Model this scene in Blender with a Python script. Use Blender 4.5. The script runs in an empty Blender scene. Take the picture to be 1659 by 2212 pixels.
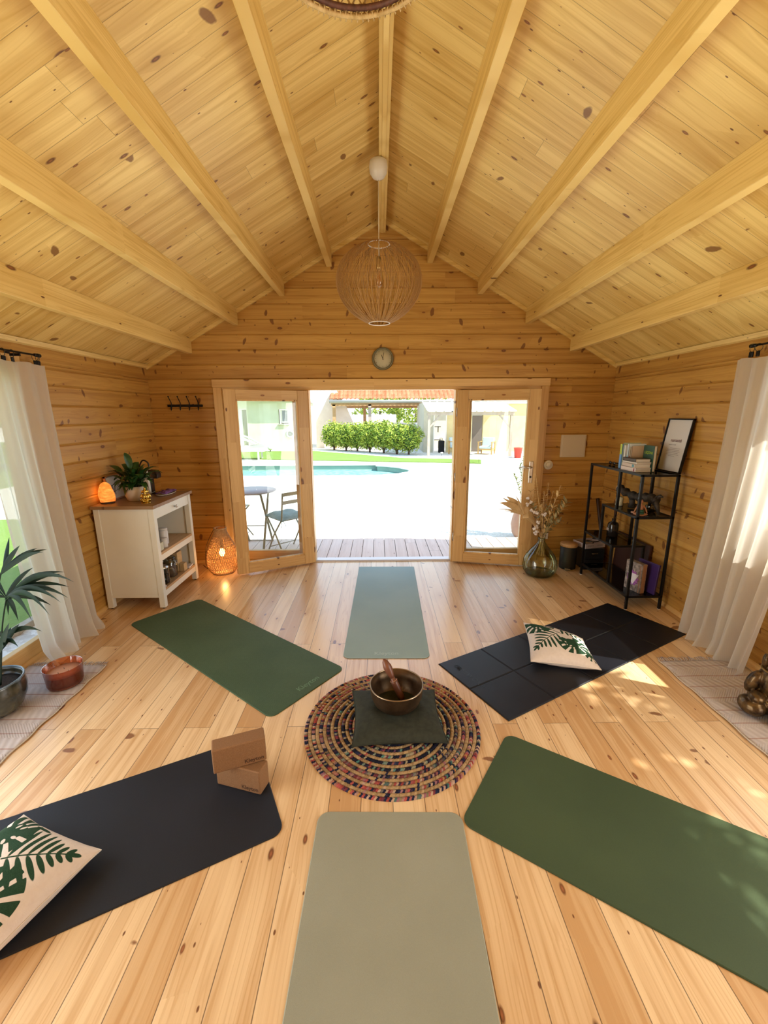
import bpy, math, random
from mathutils import Vector, Matrix, Euler
R = random.Random(7)
PI = math.pi
sc = bpy.context.scene
COL = sc.collection

# ---------------------------------------------------------------- camera
CF, CP, CYAW, CROLL, CH = 921.8465, .2265, .0115, -.0051, 1.6679
cy_, sy_ = math.cos(CYAW), math.sin(CYAW)
cp_, sp_ = math.cos(CP), math.sin(CP)
R0 = Vector((cy_, -sy_, 0)); F0 = Vector((cp_*sy_, cp_*cy_, -sp_)); U0 = Vector((sp_*sy_, sp_*cy_, cp_))
cr_, sr_ = math.cos(CROLL), math.sin(CROLL)
RA = cr_*R0 + sr_*U0; UA = cr_*U0 - sr_*R0
cam = bpy.data.cameras.new('camera'); camo = bpy.data.objects.new('camera', cam); COL.objects.link(camo)
m = Matrix.Identity(4)
for i in range(3):
    m[i][0] = RA[i]; m[i][1] = UA[i]; m[i][2] = -F0[i]
m[2][3] = CH
camo.matrix_world = m
cam.sensor_fit = 'VERTICAL'; cam.sensor_height = 36; cam.lens = 36*CF/2212
cam.clip_start = .02; cam.clip_end = 300
sc.camera = camo
sc.view_settings.view_transform = 'Standard'; sc.view_settings.look = 'None'
sc.view_settings.gamma = 1; sc.view_settings.use_curve_mapping = False

def ray(px, py):
    return F0 + RA*((px-829.5)/CF) - UA*((py-1106)/CF)
def Zp(px, py, z=0.):
    r = ray(px, py); return r*((z-CH)/r.z) + Vector((0, 0, CH))
def Yp(px, py, y):
    r = ray(px, py); return r*(y/r.y) + Vector((0, 0, CH))
def Xp(px, py, x):
    r = ray(px, py); return r*(x/r.x) + Vector((0, 0, CH))
def Dp(px, py, d):
    return ray(px, py)*d + Vector((0, 0, CH))

# ---------------------------------------------------------------- node helpers
class S:
    """a socket or number with arithmetic"""
    def __init__(s, nt, v): s.nt, s.v = nt, v
    def _m(s, op, *a, clamp=False):
        n = s.nt.nodes.new('ShaderNodeMath'); n.operation = op; n.use_clamp = clamp
        for i, x in enumerate((s,)+a):
            x = x.v if isinstance(x, S) else x
            if isinstance(x, (int, float)): n.inputs[i].default_value = x
            else: s.nt.links.new(x, n.inputs[i])
        return S(s.nt, n.outputs[0])
    def __add__(s, o): return s._m('ADD', o)
    __radd__ = __add__
    def __sub__(s, o): return s._m('SUBTRACT', o)
    def __rsub__(s, o): return S(s.nt, o)._m('SUBTRACT', s)
    def __mul__(s, o): return s._m('MULTIPLY', o)
    __rmul__ = __mul__
    def __truediv__(s, o): return s._m('DIVIDE', o)
    def floor(s): return s._m('FLOOR')
    def frac(s): return s._m('FRACT')
    def abs(s): return s._m('ABSOLUTE')
    def sin(s): return s._m('SINE')
    def gt(s, o): return s._m('GREATER_THAN', o)
    def lt(s, o): return s._m('LESS_THAN', o)
    def max(s, o): return s._m('MAXIMUM', o)
    def min(s, o): return s._m('MINIMUM', o)
    def pow(s, o): return s._m('POWER', o)
    def exp(s): return s._m('EXPONENT')
    def sqrt(s): return s._m('SQRT')
    def mod(s, o): return s._m('FLOORED_MODULO', o)
    def atan2(s, o): return s._m('ARCTAN2', o)
    def clamp(s): return s._m('ADD', 0., clamp=True)
    def step(s, lo, hi):   # smoothstep from lo to hi
        n = s.nt.nodes.new('ShaderNodeMapRange'); n.interpolation_type = 'SMOOTHSTEP'
        s.nt.links.new(s.v, n.inputs['Value']); n.inputs['From Min'].default_value = lo; n.inputs['From Max'].default_value = hi
        return S(s.nt, n.outputs['Result'])

class NT:
    def __init__(s, name):
        s.mat = bpy.data.materials.new(name); s.mat.use_nodes = True
        s.nt = s.mat.node_tree; s.nt.nodes.clear()
        s.out = s.n('ShaderNodeOutputMaterial')
    def n(s, t, **kw):
        x = s.nt.nodes.new(t)
        for k, v in kw.items(): setattr(x, k, v)
        return x
    def link(s, a, b): s.nt.links.new(a.v if isinstance(a, S) else a, b)
    def set(s, sock, v):
        if isinstance(v, S): v = v.v
        if isinstance(v, bpy.types.NodeSocket): s.nt.links.new(v, sock)
        elif isinstance(v, (tuple, list)) and len(v) == 3 and sock.type == 'RGBA': sock.default_value = (*v, 1)
        else: sock.default_value = v
    def obj(s, kind='Object'):
        t = s.n('ShaderNodeTexCoord'); sp = s.n('ShaderNodeSeparateXYZ'); s.link(t.outputs[kind], sp.inputs[0])
        return [S(s.nt, sp.outputs[i]) for i in range(3)]
    def vec(s, x, y, z=0.):
        c = s.n('ShaderNodeCombineXYZ')
        for i, v in enumerate((x, y, z)): s.set(c.inputs[i], v)
        return c.outputs[0]
    def noise(s, vec, scale=1., detail=2., rough=.5, dist=0.):
        t = s.n('ShaderNodeTexNoise'); s.link(vec, t.inputs['Vector'])
        t.inputs['Scale'].default_value = scale; t.inputs['Detail'].default_value = detail
        t.inputs['Roughness'].default_value = rough; t.inputs['Distortion'].default_value = dist
        return S(s.nt, t.outputs[0])
    def white(s, vec):
        t = s.n('ShaderNodeTexWhiteNoise', noise_dimensions='3D'); s.link(vec, t.inputs['Vector'])
        sp = s.n('ShaderNodeSeparateColor'); s.link(t.outputs['Color'], sp.inputs[0])
        return [S(s.nt, sp.outputs[i]) for i in range(3)]
    def voro(s, vec, scale=1., dim='2D', feature='F1'):
        t = s.n('ShaderNodeTexVoronoi', voronoi_dimensions=dim, feature=feature); s.link(vec, t.inputs['Vector'])
        t.inputs['Scale'].default_value = scale
        sp = s.n('ShaderNodeSeparateColor'); s.link(t.outputs['Color'], sp.inputs[0])
        return S(s.nt, t.outputs['Distance']), [S(s.nt, sp.outputs[i]) for i in range(3)]
    def mix(s, f, a, b, blend='MIX'):
        t = s.n('ShaderNodeMix', data_type='RGBA', blend_type=blend)
        s.set(t.inputs[0], f); s.set(t.inputs[6], a); s.set(t.inputs[7], b)
        return t.outputs[2]
    def ramp(s, f, stops):
        t = s.n('ShaderNodeValToRGB'); s.link(f, t.inputs[0]); e = t.color_ramp.elements
        while len(e) < len(stops): e.new(.5)
        for x, (p, c) in zip(e, stops): x.position = p; x.color = (*c, 1)
        return t.outputs[0]
    def bump(s, h, strength=.3, dist=.002):
        b = s.n('ShaderNodeBump'); b.inputs['Strength'].default_value = strength; b.inputs['Distance'].default_value = dist
        s.link(h, b.inputs['Height']); return b.outputs[0]
    def bsdf(s, col, rough=.5, metal=0., normal=None, spec=.5, emit=None, estr=0., sheen=0., trans=0., ior=1.45, coat=0., sss=0.):
        p = s.n('ShaderNodeBsdfPrincipled')
        s.set(p.inputs['Base Color'], col); s.set(p.inputs['Roughness'], rough); s.set(p.inputs['Metallic'], metal)
        s.set(p.inputs['Specular IOR Level'], spec)
        if normal is not None: s.link(normal, p.inputs['Normal'])
        if emit is not None: s.set(p.inputs['Emission Color'], emit); s.set(p.inputs['Emission Strength'], estr)
        if sheen: p.inputs['Sheen Weight'].default_value = sheen
        if trans: p.inputs['Transmission Weight'].default_value = trans; p.inputs['IOR'].default_value = ior
        if coat: p.inputs['Coat Weight'].default_value = coat; p.inputs['Coat Roughness'].default_value = .2
        return p
    def done(s, sh):
        s.link(sh.outputs[0] if hasattr(sh, 'outputs') else sh, s.out.inputs[0]); return s.mat

def plain(name, col, rough=.5, metal=0., **kw):
    t = NT(name); return t.done(t.bsdf(col, rough, metal, **kw))
def noisy(name, a, b, scale=20., rough=.6, bump=.0, metal=0., stretch=(1, 1, 1), detail=3., **kw):
    t = NT(name); x, y, z = t.obj(); v = t.vec(x*stretch[0], y*stretch[1], z*stretch[2])
    f = t.noise(v, scale, detail, .6).step(.3, .7)
    nrm = t.bump(t.noise(v, scale*2, 3.), bump, .003) if bump else None
    return t.done(t.bsdf(t.mix(f, a, b), rough, metal, normal=nrm, **kw))

def wood(name, A, B, K, along=1, across=0, w=.14, off=0., L=1.9, seam=.0, joint=None, rough=.45, ks=(7., 3.2),
         kth=.45, kr=.075, spike=0., tone=.35, grain=.5, coat=0., seed=0., bump=.25, seamk=.75, spec=.4):
    """boards of width w running along one axis, with grain, knots and a tone for each board"""
    t = NT(name); P = t.obj(); a, c = P[along], P[across]
    q = (c+off)/w; idx = q.floor()
    par = idx.mod(2.)
    if joint is not None: aj = (a - joint - par*.86)/L
    else: aj = (a + t.white(t.vec(idx, seed+3.1, 0.))[0]*L)/L
    seg = aj.floor()
    rr = t.white(t.vec(idx, seg, seed))
    # knots
    kv = t.vec(c*ks[0] + idx*7.37, a*ks[1] + rr[0]*41., 0.)
    kd, kc = t.voro(kv)
    pres = kc[0].gt(kth)
    rad = kc[1]*kr*.9 + kr*.45
    kn = (rad*1.2 - kd)/(rad*.5)
    kd2, kc2 = t.voro(t.vec(c*ks[0]*2.1 + idx*3.77, a*ks[1]*2.3 + rr[1]*67., 0.))
    kn2 = (kr*.75*(.6+kc2[1]) - kd2)/(kr*.4)
    knot = (kn.clamp()*pres).max(kn2.clamp()*kc2[0].gt(.80))
    halo = (kd*-3.6/1.).exp()*pres
    # grain, bending round the knots
    warp = t.noise(t.vec(c*3., a*.9, rr[1]*30.), 1., 2.)
    g = c + halo*.035*kc[2] + (warp-.5)*.05
    fine = t.noise(t.vec(g*150., a*2.2, rr[2]*30.), 1., 3., .6)
    broad = t.noise(t.vec(g*16., a*.55, rr[1]*17.), 1., 2.)
    band = t.noise(t.vec(g*26., a*.22, rr[0]*11.), 1., 2., .5).step(.38, .66)
    ring = (broad*9. + fine*.25).frac()
    ring = (ring-.5).abs()*2.
    ringf = ring.step(.55, 1.)
    tonev = (rr[2]-.5)*tone
    f = (ringf*.55*grain + (fine-.35)*.9*grain + tonev + .14 + band*.42 + (broad-.5)*.35).clamp()
    col = t.mix(f, A, B)
    col = t.mix((halo*.6).clamp(), col, B)
    if spike:
        sv = t.vec(c*3.1 + (a*7.).sin()*.12 + idx*3.1, a*6.2 + c*5.*(rr[0]-.5) + rr[1]*23., 0.)
        sd, sk = t.voro(sv)
        wob = t.noise(t.vec(c*30., a*30., 0.), 1., 2.)
        sm = ((.098*(.45+sk[1]) - (sd + (wob-.5)*.10))/.035).clamp()*sk[0].gt(1.-spike)
        col = t.mix(sm*.85, col, K)
    core = t.mix(kd.step(0., kr*.8), tuple(x*1.9 for x in K), tuple(x*.8 for x in K))
    col = t.mix((knot*.95).clamp(), col, core)
    h = t.noise(t.vec(c*150., a*2.2, 0.), 1., 2., .6)
    if seam:
        e = (q.frac()-.5).abs()
        s1 = ((e - (.5 - seam/w))/(seam/w*.6)).clamp()
        j = (aj.frac()-.5).abs()
        s2 = ((j - (.5 - seam*.8/L))/(seam/L*.5)).clamp()
        sm = s1.max(s2)
        col = t.mix(sm*seamk, col, tuple(x*.22 for x in K))
        h = h - sm*6.
    nrm = t.bump(h, bump, .0012)
    return t.done(t.bsdf(col, rough, normal=nrm, coat=coat, spec=spec))

def glassy(name, tint=(.85, .9, .87), refl=.08, rough=.02, edge=None):
    t = NT(name); lw = t.n('ShaderNodeLayerWeight'); lw.inputs['Blend'].default_value = .35
    tr = t.n('ShaderNodeBsdfTransparent')
    if edge is not None:
        f = S(t.nt, lw.outputs['Facing']).pow(2.2)
        t.set(tr.inputs[0], t.mix(f, tint, edge))
    else: t.set(tr.inputs[0], tint)
    gl = t.n('ShaderNodeBsdfGlossy'); gl.inputs['Roughness'].default_value = rough
    mx = t.n('ShaderNodeMixShader'); fr = S(t.nt, lw.outputs['Fresnel'])*(.15 if name == 'window_glass' else .6) + refl*.4
    t.set(mx.inputs[0], fr); t.link(tr.outputs[0], mx.inputs[1]); t.link(gl.outputs[0], mx.inputs[2])
    return t.done(mx)

def sheer(name, col, trans=.45, clear=.12):
    t = NT(name); x, y, z = t.obj()
    wv = ((y*2400.).sin()*.5 + (z*2400.).sin()*.5)*.1 + t.noise(t.vec(x*8, y*60., z*9.), 1., 4.)*.3
    c = t.mix(wv.clamp(), col, tuple(v*.8 for v in col))
    d = t.n('ShaderNodeBsdfDiffuse'); t.set(d.inputs[0], c)
    tl = t.n('ShaderNodeBsdfTranslucent'); t.set(tl.inputs[0], c)
    tp = t.n('ShaderNodeBsdfTransparent'); t.set(tp.inputs[0], col)
    m1 = t.n('ShaderNodeMixShader'); m1.inputs[0].default_value = trans; t.link(d.outputs[0], m1.inputs[1]); t.link(tl.outputs[0], m1.inputs[2])
    m2 = t.n('ShaderNodeMixShader'); m2.inputs[0].default_value = clear; t.link(m1.outputs[0], m2.inputs[1]); t.link(tp.outputs[0], m2.inputs[2])
    return t.done(m2)

# ---------------------------------------------------------------- mesh builder
class MB:
    def __init__(s, M=None): s.v, s.f, s.m, s.s, s.M = [], [], [], [], M
    def add(s, vs, fs, m=0, smooth=False):
        o = len(s.v)
        s.v += [(s.M @ Vector(p)) if s.M else Vector(p) for p in vs]
        for f in fs: s.f.append([i+o for i in f]); s.m.append(m); s.s.append(smooth)
        return s
    def box(s, x0, x1, y0, y1, z0, z1, m=0):
        vs = [(x, y, z) for z in (z0, z1) for y in (y0, y1) for x in (x0, x1)]
        return s.add(vs, [(0, 2, 3, 1), (4, 5, 7, 6), (0, 1, 5, 4), (2, 6, 7, 3), (0, 4, 6, 2), (1, 3, 7, 5)], m)
    def obox(s, c, size, rot=(0, 0, 0), m=0):
        E = Euler(rot).to_matrix(); c = Vector(c)
        vs = [c + E @ Vector((x*size[0]/2, y*size[1]/2, z*size[2]/2)) for z in (-1, 1) for y in (-1, 1) for x in (-1, 1)]
        return s.add(vs, [(0, 2, 3, 1), (4, 5, 7, 6), (0, 1, 5, 4), (2, 6, 7, 3), (0, 4, 6, 2), (1, 3, 7, 5)], m)
    def beam(s, a, b, w, h, m=0, up=(0, 0, 1)):
        a, b = Vector(a), Vector(b); d = (b-a).normalized(); u = Vector(up)
        if abs(d.dot(u)) > .95: u = Vector((1, 0, 0))
        r = d.cross(u).normalized(); u = r.cross(d)
        vs = [p + r*(i*w/2) + u*(j*h/2) for p in (a, b) for j in (-1, 1) for i in (-1, 1)]
        return s.add(vs, [(0, 1, 3, 2), (4, 6, 7, 5), (0, 4, 5, 1), (2, 3, 7, 6), (0, 2, 6, 4), (1, 5, 7, 3)], m)
    def tube(s, pts, r, n=6, m=0, cap=True, smooth=True, closed=False):
        pts = [Vector(p) for p in pts]; N = len(pts)
        if not isinstance(r, (list, tuple)): r = [r]*N
        vs = []; prev = None
        for i, p in enumerate(pts):
            if closed: d = pts[(i+1) % N] - pts[i-1]
            else: d = pts[min(i+1, N-1)] - pts[max(i-1, 0)]
            d = d.normalized() if d.length > 1e-9 else Vector((0, 0, 1))
            if prev is None:
                u = Vector((0, 0, 1)) if abs(d.z) < .9 else Vector((1, 0, 0)); prev = (u - d*u.dot(d)).normalized()
            else:
                q = prev - d*prev.dot(d); prev = q.normalized() if q.length > 1e-6 else prev
            b = d.cross(prev)
            for k in range(n):
                t = 2*PI*k/n; vs.append(p + (prev*math.cos(t) + b*math.sin(t))*r[i])
        fs = []
        for i in range(N if closed else N-1):
            j = (i+1) % N
            for k in range(n): fs.append((i*n+k, i*n+(k+1) % n, j*n+(k+1) % n, j*n+k))
        if cap and not closed: fs += [tuple(range(n))[::-1], tuple((N-1)*n+k for k in range(n))]
        return s.add(vs, fs, m, smooth)
    def lathe(s, prof, n=32, c=(0, 0, 0), m=0, smooth=True, sx=1., sy=1.):
        c = Vector(c); vs = []; N = len(prof)
        for r, z in prof:
            for k in range(n):
                t = 2*PI*k/n; vs.append(c + Vector((r*math.cos(t)*sx, r*math.sin(t)*sy, z)))
        fs = [(i*n+k, i*n+(k+1) % n, (i+1)*n+(k+1) % n, (i+1)*n+k) for i in range(N-1) for k in range(n)]
        if prof[0][0] > 1e-6: fs.append(tuple(range(n))[::-1])
        if prof[-1][0] > 1e-6: fs.append(tuple((N-1)*n+k for k in range(n)))
        return s.add(vs, fs, m, smooth)
    def shell(s, prof, n=32, c=(0, 0, 0), m=0):   # open lathe, no caps
        c = Vector(c); N = len(prof)
        vs = [c + Vector((r*math.cos(2*PI*k/n), r*math.sin(2*PI*k/n), z)) for r, z in prof for k in range(n)]
        return s.add(vs, [(i*n+k, i*n+(k+1) % n, (i+1)*n+(k+1) % n, (i+1)*n+k) for i in range(N-1) for k in range(n)], m, True)
    def ball(s, c, r, n=12, m=0, rot=None):
        if not isinstance(r, (tuple, list)): r = (r, r, r)
        E = Euler(rot).to_matrix() if rot else Matrix.Identity(3); c = Vector(c); vs = []; h = n//2
        for i in range(h+1):
            ph = PI*i/h
            for k in range(n):
                t = 2*PI*k/n
                vs.append(c + E @ Vector((r[0]*math.sin(ph)*math.cos(t), r[1]*math.sin(ph)*math.sin(t), r[2]*math.cos(ph))))
        fs = [(i*n+k, (i+1)*n+k, (i+1)*n+(k+1) % n, i*n+(k+1) % n) for i in range(h) for k in range(n)]
        return s.add(vs, fs, m, True)
    def prism(s, poly, a, b, axis=2, m=0):
        """polygon in the two other axes, extruded a..b along axis"""
        n = len(poly); vs = []
        for h in (a, b):
            for p in poly:
                q = list(p); q.insert(axis, h); vs.append(q)
        fs = [tuple(range(n))[::-1], tuple(range(n, 2*n))] + [(i, (i+1) % n, n+(i+1) % n, n+i) for i in range(n)]
        return s.add(vs, fs, m)
    def leaf(s, base, tip, width, bend=(0, 0, -.1), seg=6, m=0, fold=.25, side=None, pw=.6):
        """a real leaf blade: two half-blades folded at the midrib, tapering, bent"""
        base, tip, bend = Vector(base), Vector(tip), Vector(bend)
        d = (tip-base); 
        sd = Vector(side) if side is not None else d.cross(Vector((0, 0, 1)))
        if sd.length < 1e-5: sd = Vector((1, 0, 0))
        sd.normalize(); nn = sd.cross(d).normalized(); vs = []
        for i in range(seg+1):
            t = i/seg; p = base + d*t + bend*(4*t*(1-t)) 
            wd = width*(math.sin(PI*min(1, t**pw*.985+.015)))*.5
            vs += [p - sd*wd + nn*wd*fold, p, p + sd*wd + nn*wd*fold]
        fs = []
        for i in range(seg):
            a = i*3; fs += [(a, a+1, a+4, a+3), (a+1, a+2, a+5, a+4)]
        return s.add(vs, fs, m, True)
WMAT = {}
def WM(o): return WMAT.get(o.name, Matrix.Identity(4)) if o is not None else Matrix.Identity(4)
def _build(s, name, mats, parent=None, **kw):
    if parent is not None:
        inv = WM(parent).inverted(); s.v = [inv @ v for v in s.v]
    me = bpy.data.meshes.new(name)
    me.from_pydata([tuple(v) for v in s.v], [], s.f)
    if not isinstance(mats, (list, tuple)): mats = [mats]
    for x in mats: me.materials.append(x)
    me.polygons.foreach_set('material_index', s.m); me.polygons.foreach_set('use_smooth', s.s); me.update()
    o = bpy.data.objects.new(name, me); COL.objects.link(o)
    if parent is not None: o.parent = parent
    WMAT[o.name] = WM(parent)
    if kw.get('remesh'):
        q = o.modifiers.new('remesh', 'REMESH'); q.mode = 'VOXEL'; q.voxel_size = kw['remesh']; q.use_smooth_shade = True
        q2 = o.modifiers.new('smooth', 'SMOOTH'); q2.iterations = kw.get('it', 5); q2.factor = .6
    if kw.get('solid'): q = o.modifiers.new('solid', 'SOLIDIFY'); q.thickness = kw['solid']; q.offset = 0
    if kw.get('bevel'):
        q = o.modifiers.new('bevel', 'BEVEL'); q.width = kw['bevel']; q.segments = kw.get('seg', 2); q.limit_method = 'ANGLE'; q.angle_limit = .6
    return o
MB.build = _build

def root(name, label, cat, loc=(0, 0, 0), rz=0., group=None):
    o = bpy.data.objects.new(name, None); COL.objects.link(o); o.empty_display_size = .05
    M = Matrix.Translation(Vector(loc)) @ Matrix.Rotation(rz, 4, 'Z')
    o.matrix_world = M; o.location = loc; o.rotation_euler = (0, 0, rz)
    WMAT[o.name] = M
    o['label'] = label; o['category'] = cat
    if group: o['group'] = group
    return o
def tag(o, label, cat, group=None, kind=None):
    o['label'] = label; o['category'] = cat
    if group: o['group'] = group
    if kind: o['kind'] = kind
    return o
def struct(o, label=None):
    o['kind'] = 'structure'
    if label: o['label'] = label; o['category'] = 'room'
    return o
def part(o, label): o['label'] = label; return o
def smoothpath(pts, n=8):
    pts = [Vector(p) for p in pts]; out = []
    P = [pts[0]] + pts + [pts[-1]]
    for i in range(1, len(P)-2):
        for k in range(n):
            t = k/n; a, b, c, d = P[i-1], P[i], P[i+1], P[i+2]
            out.append(.5*((2*b) + (c-a)*t + (2*a-5*b+4*c-d)*t*t + (3*b-a-3*c+d)*t**3))
    out.append(pts[-1]); return out
def text(name, body, size, mat, parent, M, extrude=.0006, align='CENTER', bold=0., spacing=1., shear=0.):
    cu = bpy.data.curves.new(name, 'FONT'); cu.body = body; cu.size = size; cu.extrude = extrude; cu.align_x = align; cu.align_y = 'CENTER'
    cu.offset = bold; cu.space_character = spacing; cu.shear = shear; cu.resolution_u = 3
    tmp = bpy.data.objects.new('tmp', cu); COL.objects.link(tmp)
    dg = bpy.context.evaluated_depsgraph_get(); dg.update()
    me = bpy.data.meshes.new_from_object(tmp.evaluated_get(dg), depsgraph=dg)
    bpy.data.objects.remove(tmp)
    me.name = name; me.materials.clear(); me.materials.append(mat)
    me.transform((WM(parent).inverted() if parent else Matrix.Identity(4)) @ M)
    o = bpy.data.objects.new(name, me); COL.objects.link(o)
    if parent: o.parent = parent
    WMAT[o.name] = WM(parent)
    return o
def frame(o, x, y):  # matrix with origin o, x axis, y axis
    x = Vector(x).normalized(); y = Vector(y); y = (y - x*y.dot(x)).normalized(); z = x.cross(y)
    M = Matrix.Identity(4)
    for i in range(3): M[i][0], M[i][1], M[i][2], M[i][3] = x[i], y[i], z[i], o[i]
    return M
SKY, SUN, WL, WR, EXPO = 2.3, 12.5, 108., 96., 0.
SALT, WICK = 1.1, 5.
# ================================================================ materials
KN = (.15, .048, .012)
floor_m = wood('pine_floor', (.84, .61, .36), (.58, .335, .15), (.19, .062, .026), 1, 0, .1405, off=-.0507, L=4.0, seam=.0022,
               joint=2.02, rough=.30, ks=(6.5, 2.7), kth=.66, kr=.058, tone=1.15, grain=.6, coat=.55, seed=1, spike=.10)
LOGA, LOGB = (.58, .325, .078), (.36, .165, .030)
wall_mx = wood('log_wall_back', LOGA, LOGB, KN, 0, 2, .1465, off=-.1255, L=2.6, rough=.42, ks=(5.5, 2.6), kth=.72, kr=.055, spike=.50, tone=.3, grain=.5, seed=5)
wall_my = wood('log_wall_side', LOGA, LOGB, KN, 1, 2, .1465, off=-.1255, L=2.4, rough=.42, ks=(5.5, 2.6), kth=.60, kr=.06, spike=.38, tone=.3, grain=.5, seed=9)
ceil_m = wood('ceiling_boards', (.87, .645, .235), (.60, .365, .085), (.19, .07, .016), 0, 1, .134, off=.057, L=2.3, seam=.0016, rough=.45, ks=(7., 3.2), kth=.55, kr=.055,
              spike=.14, tone=.55, grain=.45, seed=12, seamk=.5)
beam_m = wood('beam_pine', (.86, .63, .235), (.63, .395, .10), KN, 1, 2, .6, off=2.07, L=7., rough=.45, ks=(5., 1.6), kth=.62, kr=.06, tone=.2, grain=.7, seed=20)
trimx_m = wood('trim_pine_x', (.76, .50, .21), (.58, .33, .11), KN, 0, 2, .4, off=.11, L=2.4, rough=.4, ks=(5., 2.), kth=.6, kr=.06, tone=.35, seed=31)
trimy_m = wood('trim_pine_y', (.76, .50, .21), (.58, .33, .11), KN, 1, 2, .4, off=.11, L=2.4, rough=.4, ks=(5., 2.), kth=.6, kr=.06, tone=.35, seed=33)
trimz_m = wood('trim_pine_z', (.74, .48, .20), (.56, .31, .10), KN, 2, 0, .4, off=.17, L=.9, rough=.4, ks=(6., 2.), kth=.6, kr=.09, tone=.5, seed=37)
doorz_m = wood('door_pine_z', (.66, .43, .19), (.49, .28, .10), KN, 2, 0, .4, off=.05, L=.6, rough=.38, ks=(6., 2.4), kth=.62, kr=.10, tone=.6, seed=41)
doorx_m = wood('door_pine_x', (.66, .43, .19), (.49, .28, .10), KN, 0, 2, .4, off=.3, L=.6, rough=.38, ks=(6., 2.4), kth=.7, kr=.08, tone=.5, seed=43)
glass_m = glassy('window_glass', (.975, .985, .97), .05, .0)
deck_m = wood('deck_boards', (.78, .60, .50), (.64, .46, .37), (.3, .18, .12), 1, 0, .142, off=3.2, L=9., seam=.004, rough=.6, kth=.7, kr=.06, tone=.4, seed=50)
black_metal = plain('black_metal', (.012, .012, .013), .35, .6)
dark_steel = plain('dark_steel', (.05, .055, .05), .3, .8)
white_plastic = plain('white_plastic', (.78, .76, .72), .35)
silver_m = plain('brushed_nickel', (.62, .61, .58), .3, 1.)
white_paint = noisy('white_paint', (.80, .78, .70), (.77, .75, .67), 3., .38)
black_fabric = plain('black_fabric', (.01, .01, .011), .9)

# ================================================================ room
XL, XR, YB, YF, EV, RX, RZ = -2.414, 2.516, 4.70, -.95, 2.165, .05, 3.53
TL = (RZ-EV)/(RX-XL); TR = (RZ-EV)/(XR-RX)
def roofz(x): return EV + (x-XL)*TL if x < RX else EV + (XR-x)*TR
LZ = .1465; LZ0 = .1255 - LZ
T = .045

b = MB(); b.box(XL-.045, XR+.045, YF-.045, YB+.045, -.06, 0)
struct(b.build('floor', floor_m))

def logrow(b, axis, pl, out, a0, a1, b0, b1, z0, z1):
    """one log: interval a0..a1 at z0 and b0..b1 at z1; inner face at pl, thickness towards out (+1/-1); chamfered inner edges"""
    c = min(.010, (z1-z0)*.3); d = .010
    def lerp(p, q, z): return p + (q-p)*((z-z0)/(z1-z0) if z1 > z0 else 0)
    sec = [(T, z0), (d, z0), (0, z0+c), (0, z1-c), (d, z1), (T, z1)]
    vs = []
    for end in (0, 1):
        for t, z in sec:
            a = lerp(a0, b0, z) if end == 0 else lerp(a1, b1, z)
            vs.append((a, pl+out*t, z) if axis == 0 else (pl+out*t, a, z))
    n = 6
    fs = [tuple(range(n)), tuple(range(n, 2*n))[::-1]] + [(i, n+i, n+(i+1) % n, (i+1) % n) for i in range(n)]
    b.add(vs, fs)
def wallrows(axis, pl, out, lo, hi, ztop, openings, gable=False):
    b = MB(); k = 0; z = LZ0
    while z < ztop - .002:
        z0, z1 = max(z, 0), min(z+LZ, ztop)
        # split the row at opening edges
        cuts = sorted({z0, z1} | {q for o in openings for q in (o[2], o[3]) if z0+.004 < q < z1-.004})
        for c0, c1 in zip(cuts, cuts[1:]):
            ivs = [(lo, hi)]
            if gable:
                l0 = lo if c0 < EV else XL + (c0-EV)/TL; r0 = hi if c0 < EV else XR - (c0-EV)/TR
                l1 = lo if c1 < EV else XL + (c1-EV)/TL; r1 = hi if c1 < EV else XR - (c1-EV)/TR
            else: l0 = l1 = lo; r0 = r1 = hi
            segs = [(l0, r0, l1, r1)]
            for o in openings:
                if o[2] < c1-.002 and o[3] > c0+.002:
                    ns = []
                    for s in segs:
                        if o[0] > s[0] and o[1] < s[1]: ns += [(s[0], o[0], s[2], o[0]), (o[1], s[1], o[1], s[3])]
                        else: ns.append(s)
                    segs = ns
            for s in segs:
                if s[1]-s[0] > .01: logrow(b, axis, pl, out, s[0], s[1], s[2], max(s[3], s[2]+.001), c0, c1)
        z += LZ
    return b
WIN_L = (-.60, 2.96, .02, 2.0); WIN_R = (-.60, 2.75, .84, 2.0)
OPX0, OPX1, OPZ = -1.655, 1.735, 1.95
struct(wallrows(0, YB, 1, XL-T, XR+T, RZ, [(OPX0, OPX1, -.1, OPZ)], True).build('wall_back', wall_mx))
struct(wallrows(0, YF, -1, XL-T, XR+T, RZ, [], True).build('wall_front', wall_mx))
struct(wallrows(1, XL, -1, YF, YB, EV, [WIN_L]).build('wall_left', wall_my))
struct(wallrows(1, XR, 1, YF, YB, EV, [WIN_R]).build('wall_right', wall_my))

# roof: two slopes, overhanging
OV, OF = .30, .18
b = MB(); th = .05
for sgn, xe, t in ((-1, XL-OV, TL), (1, XR+OV, TR)):
    ze = roofz(XL)-OV*TL if sgn < 0 else EV-OV*TR
    b.prism([(RX, RZ), (xe, ze), (xe, ze+th), (RX, RZ+th+.02)], YF-OF, YB+OF, 1)
struct(b.build('ceiling', ceil_m))

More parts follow.
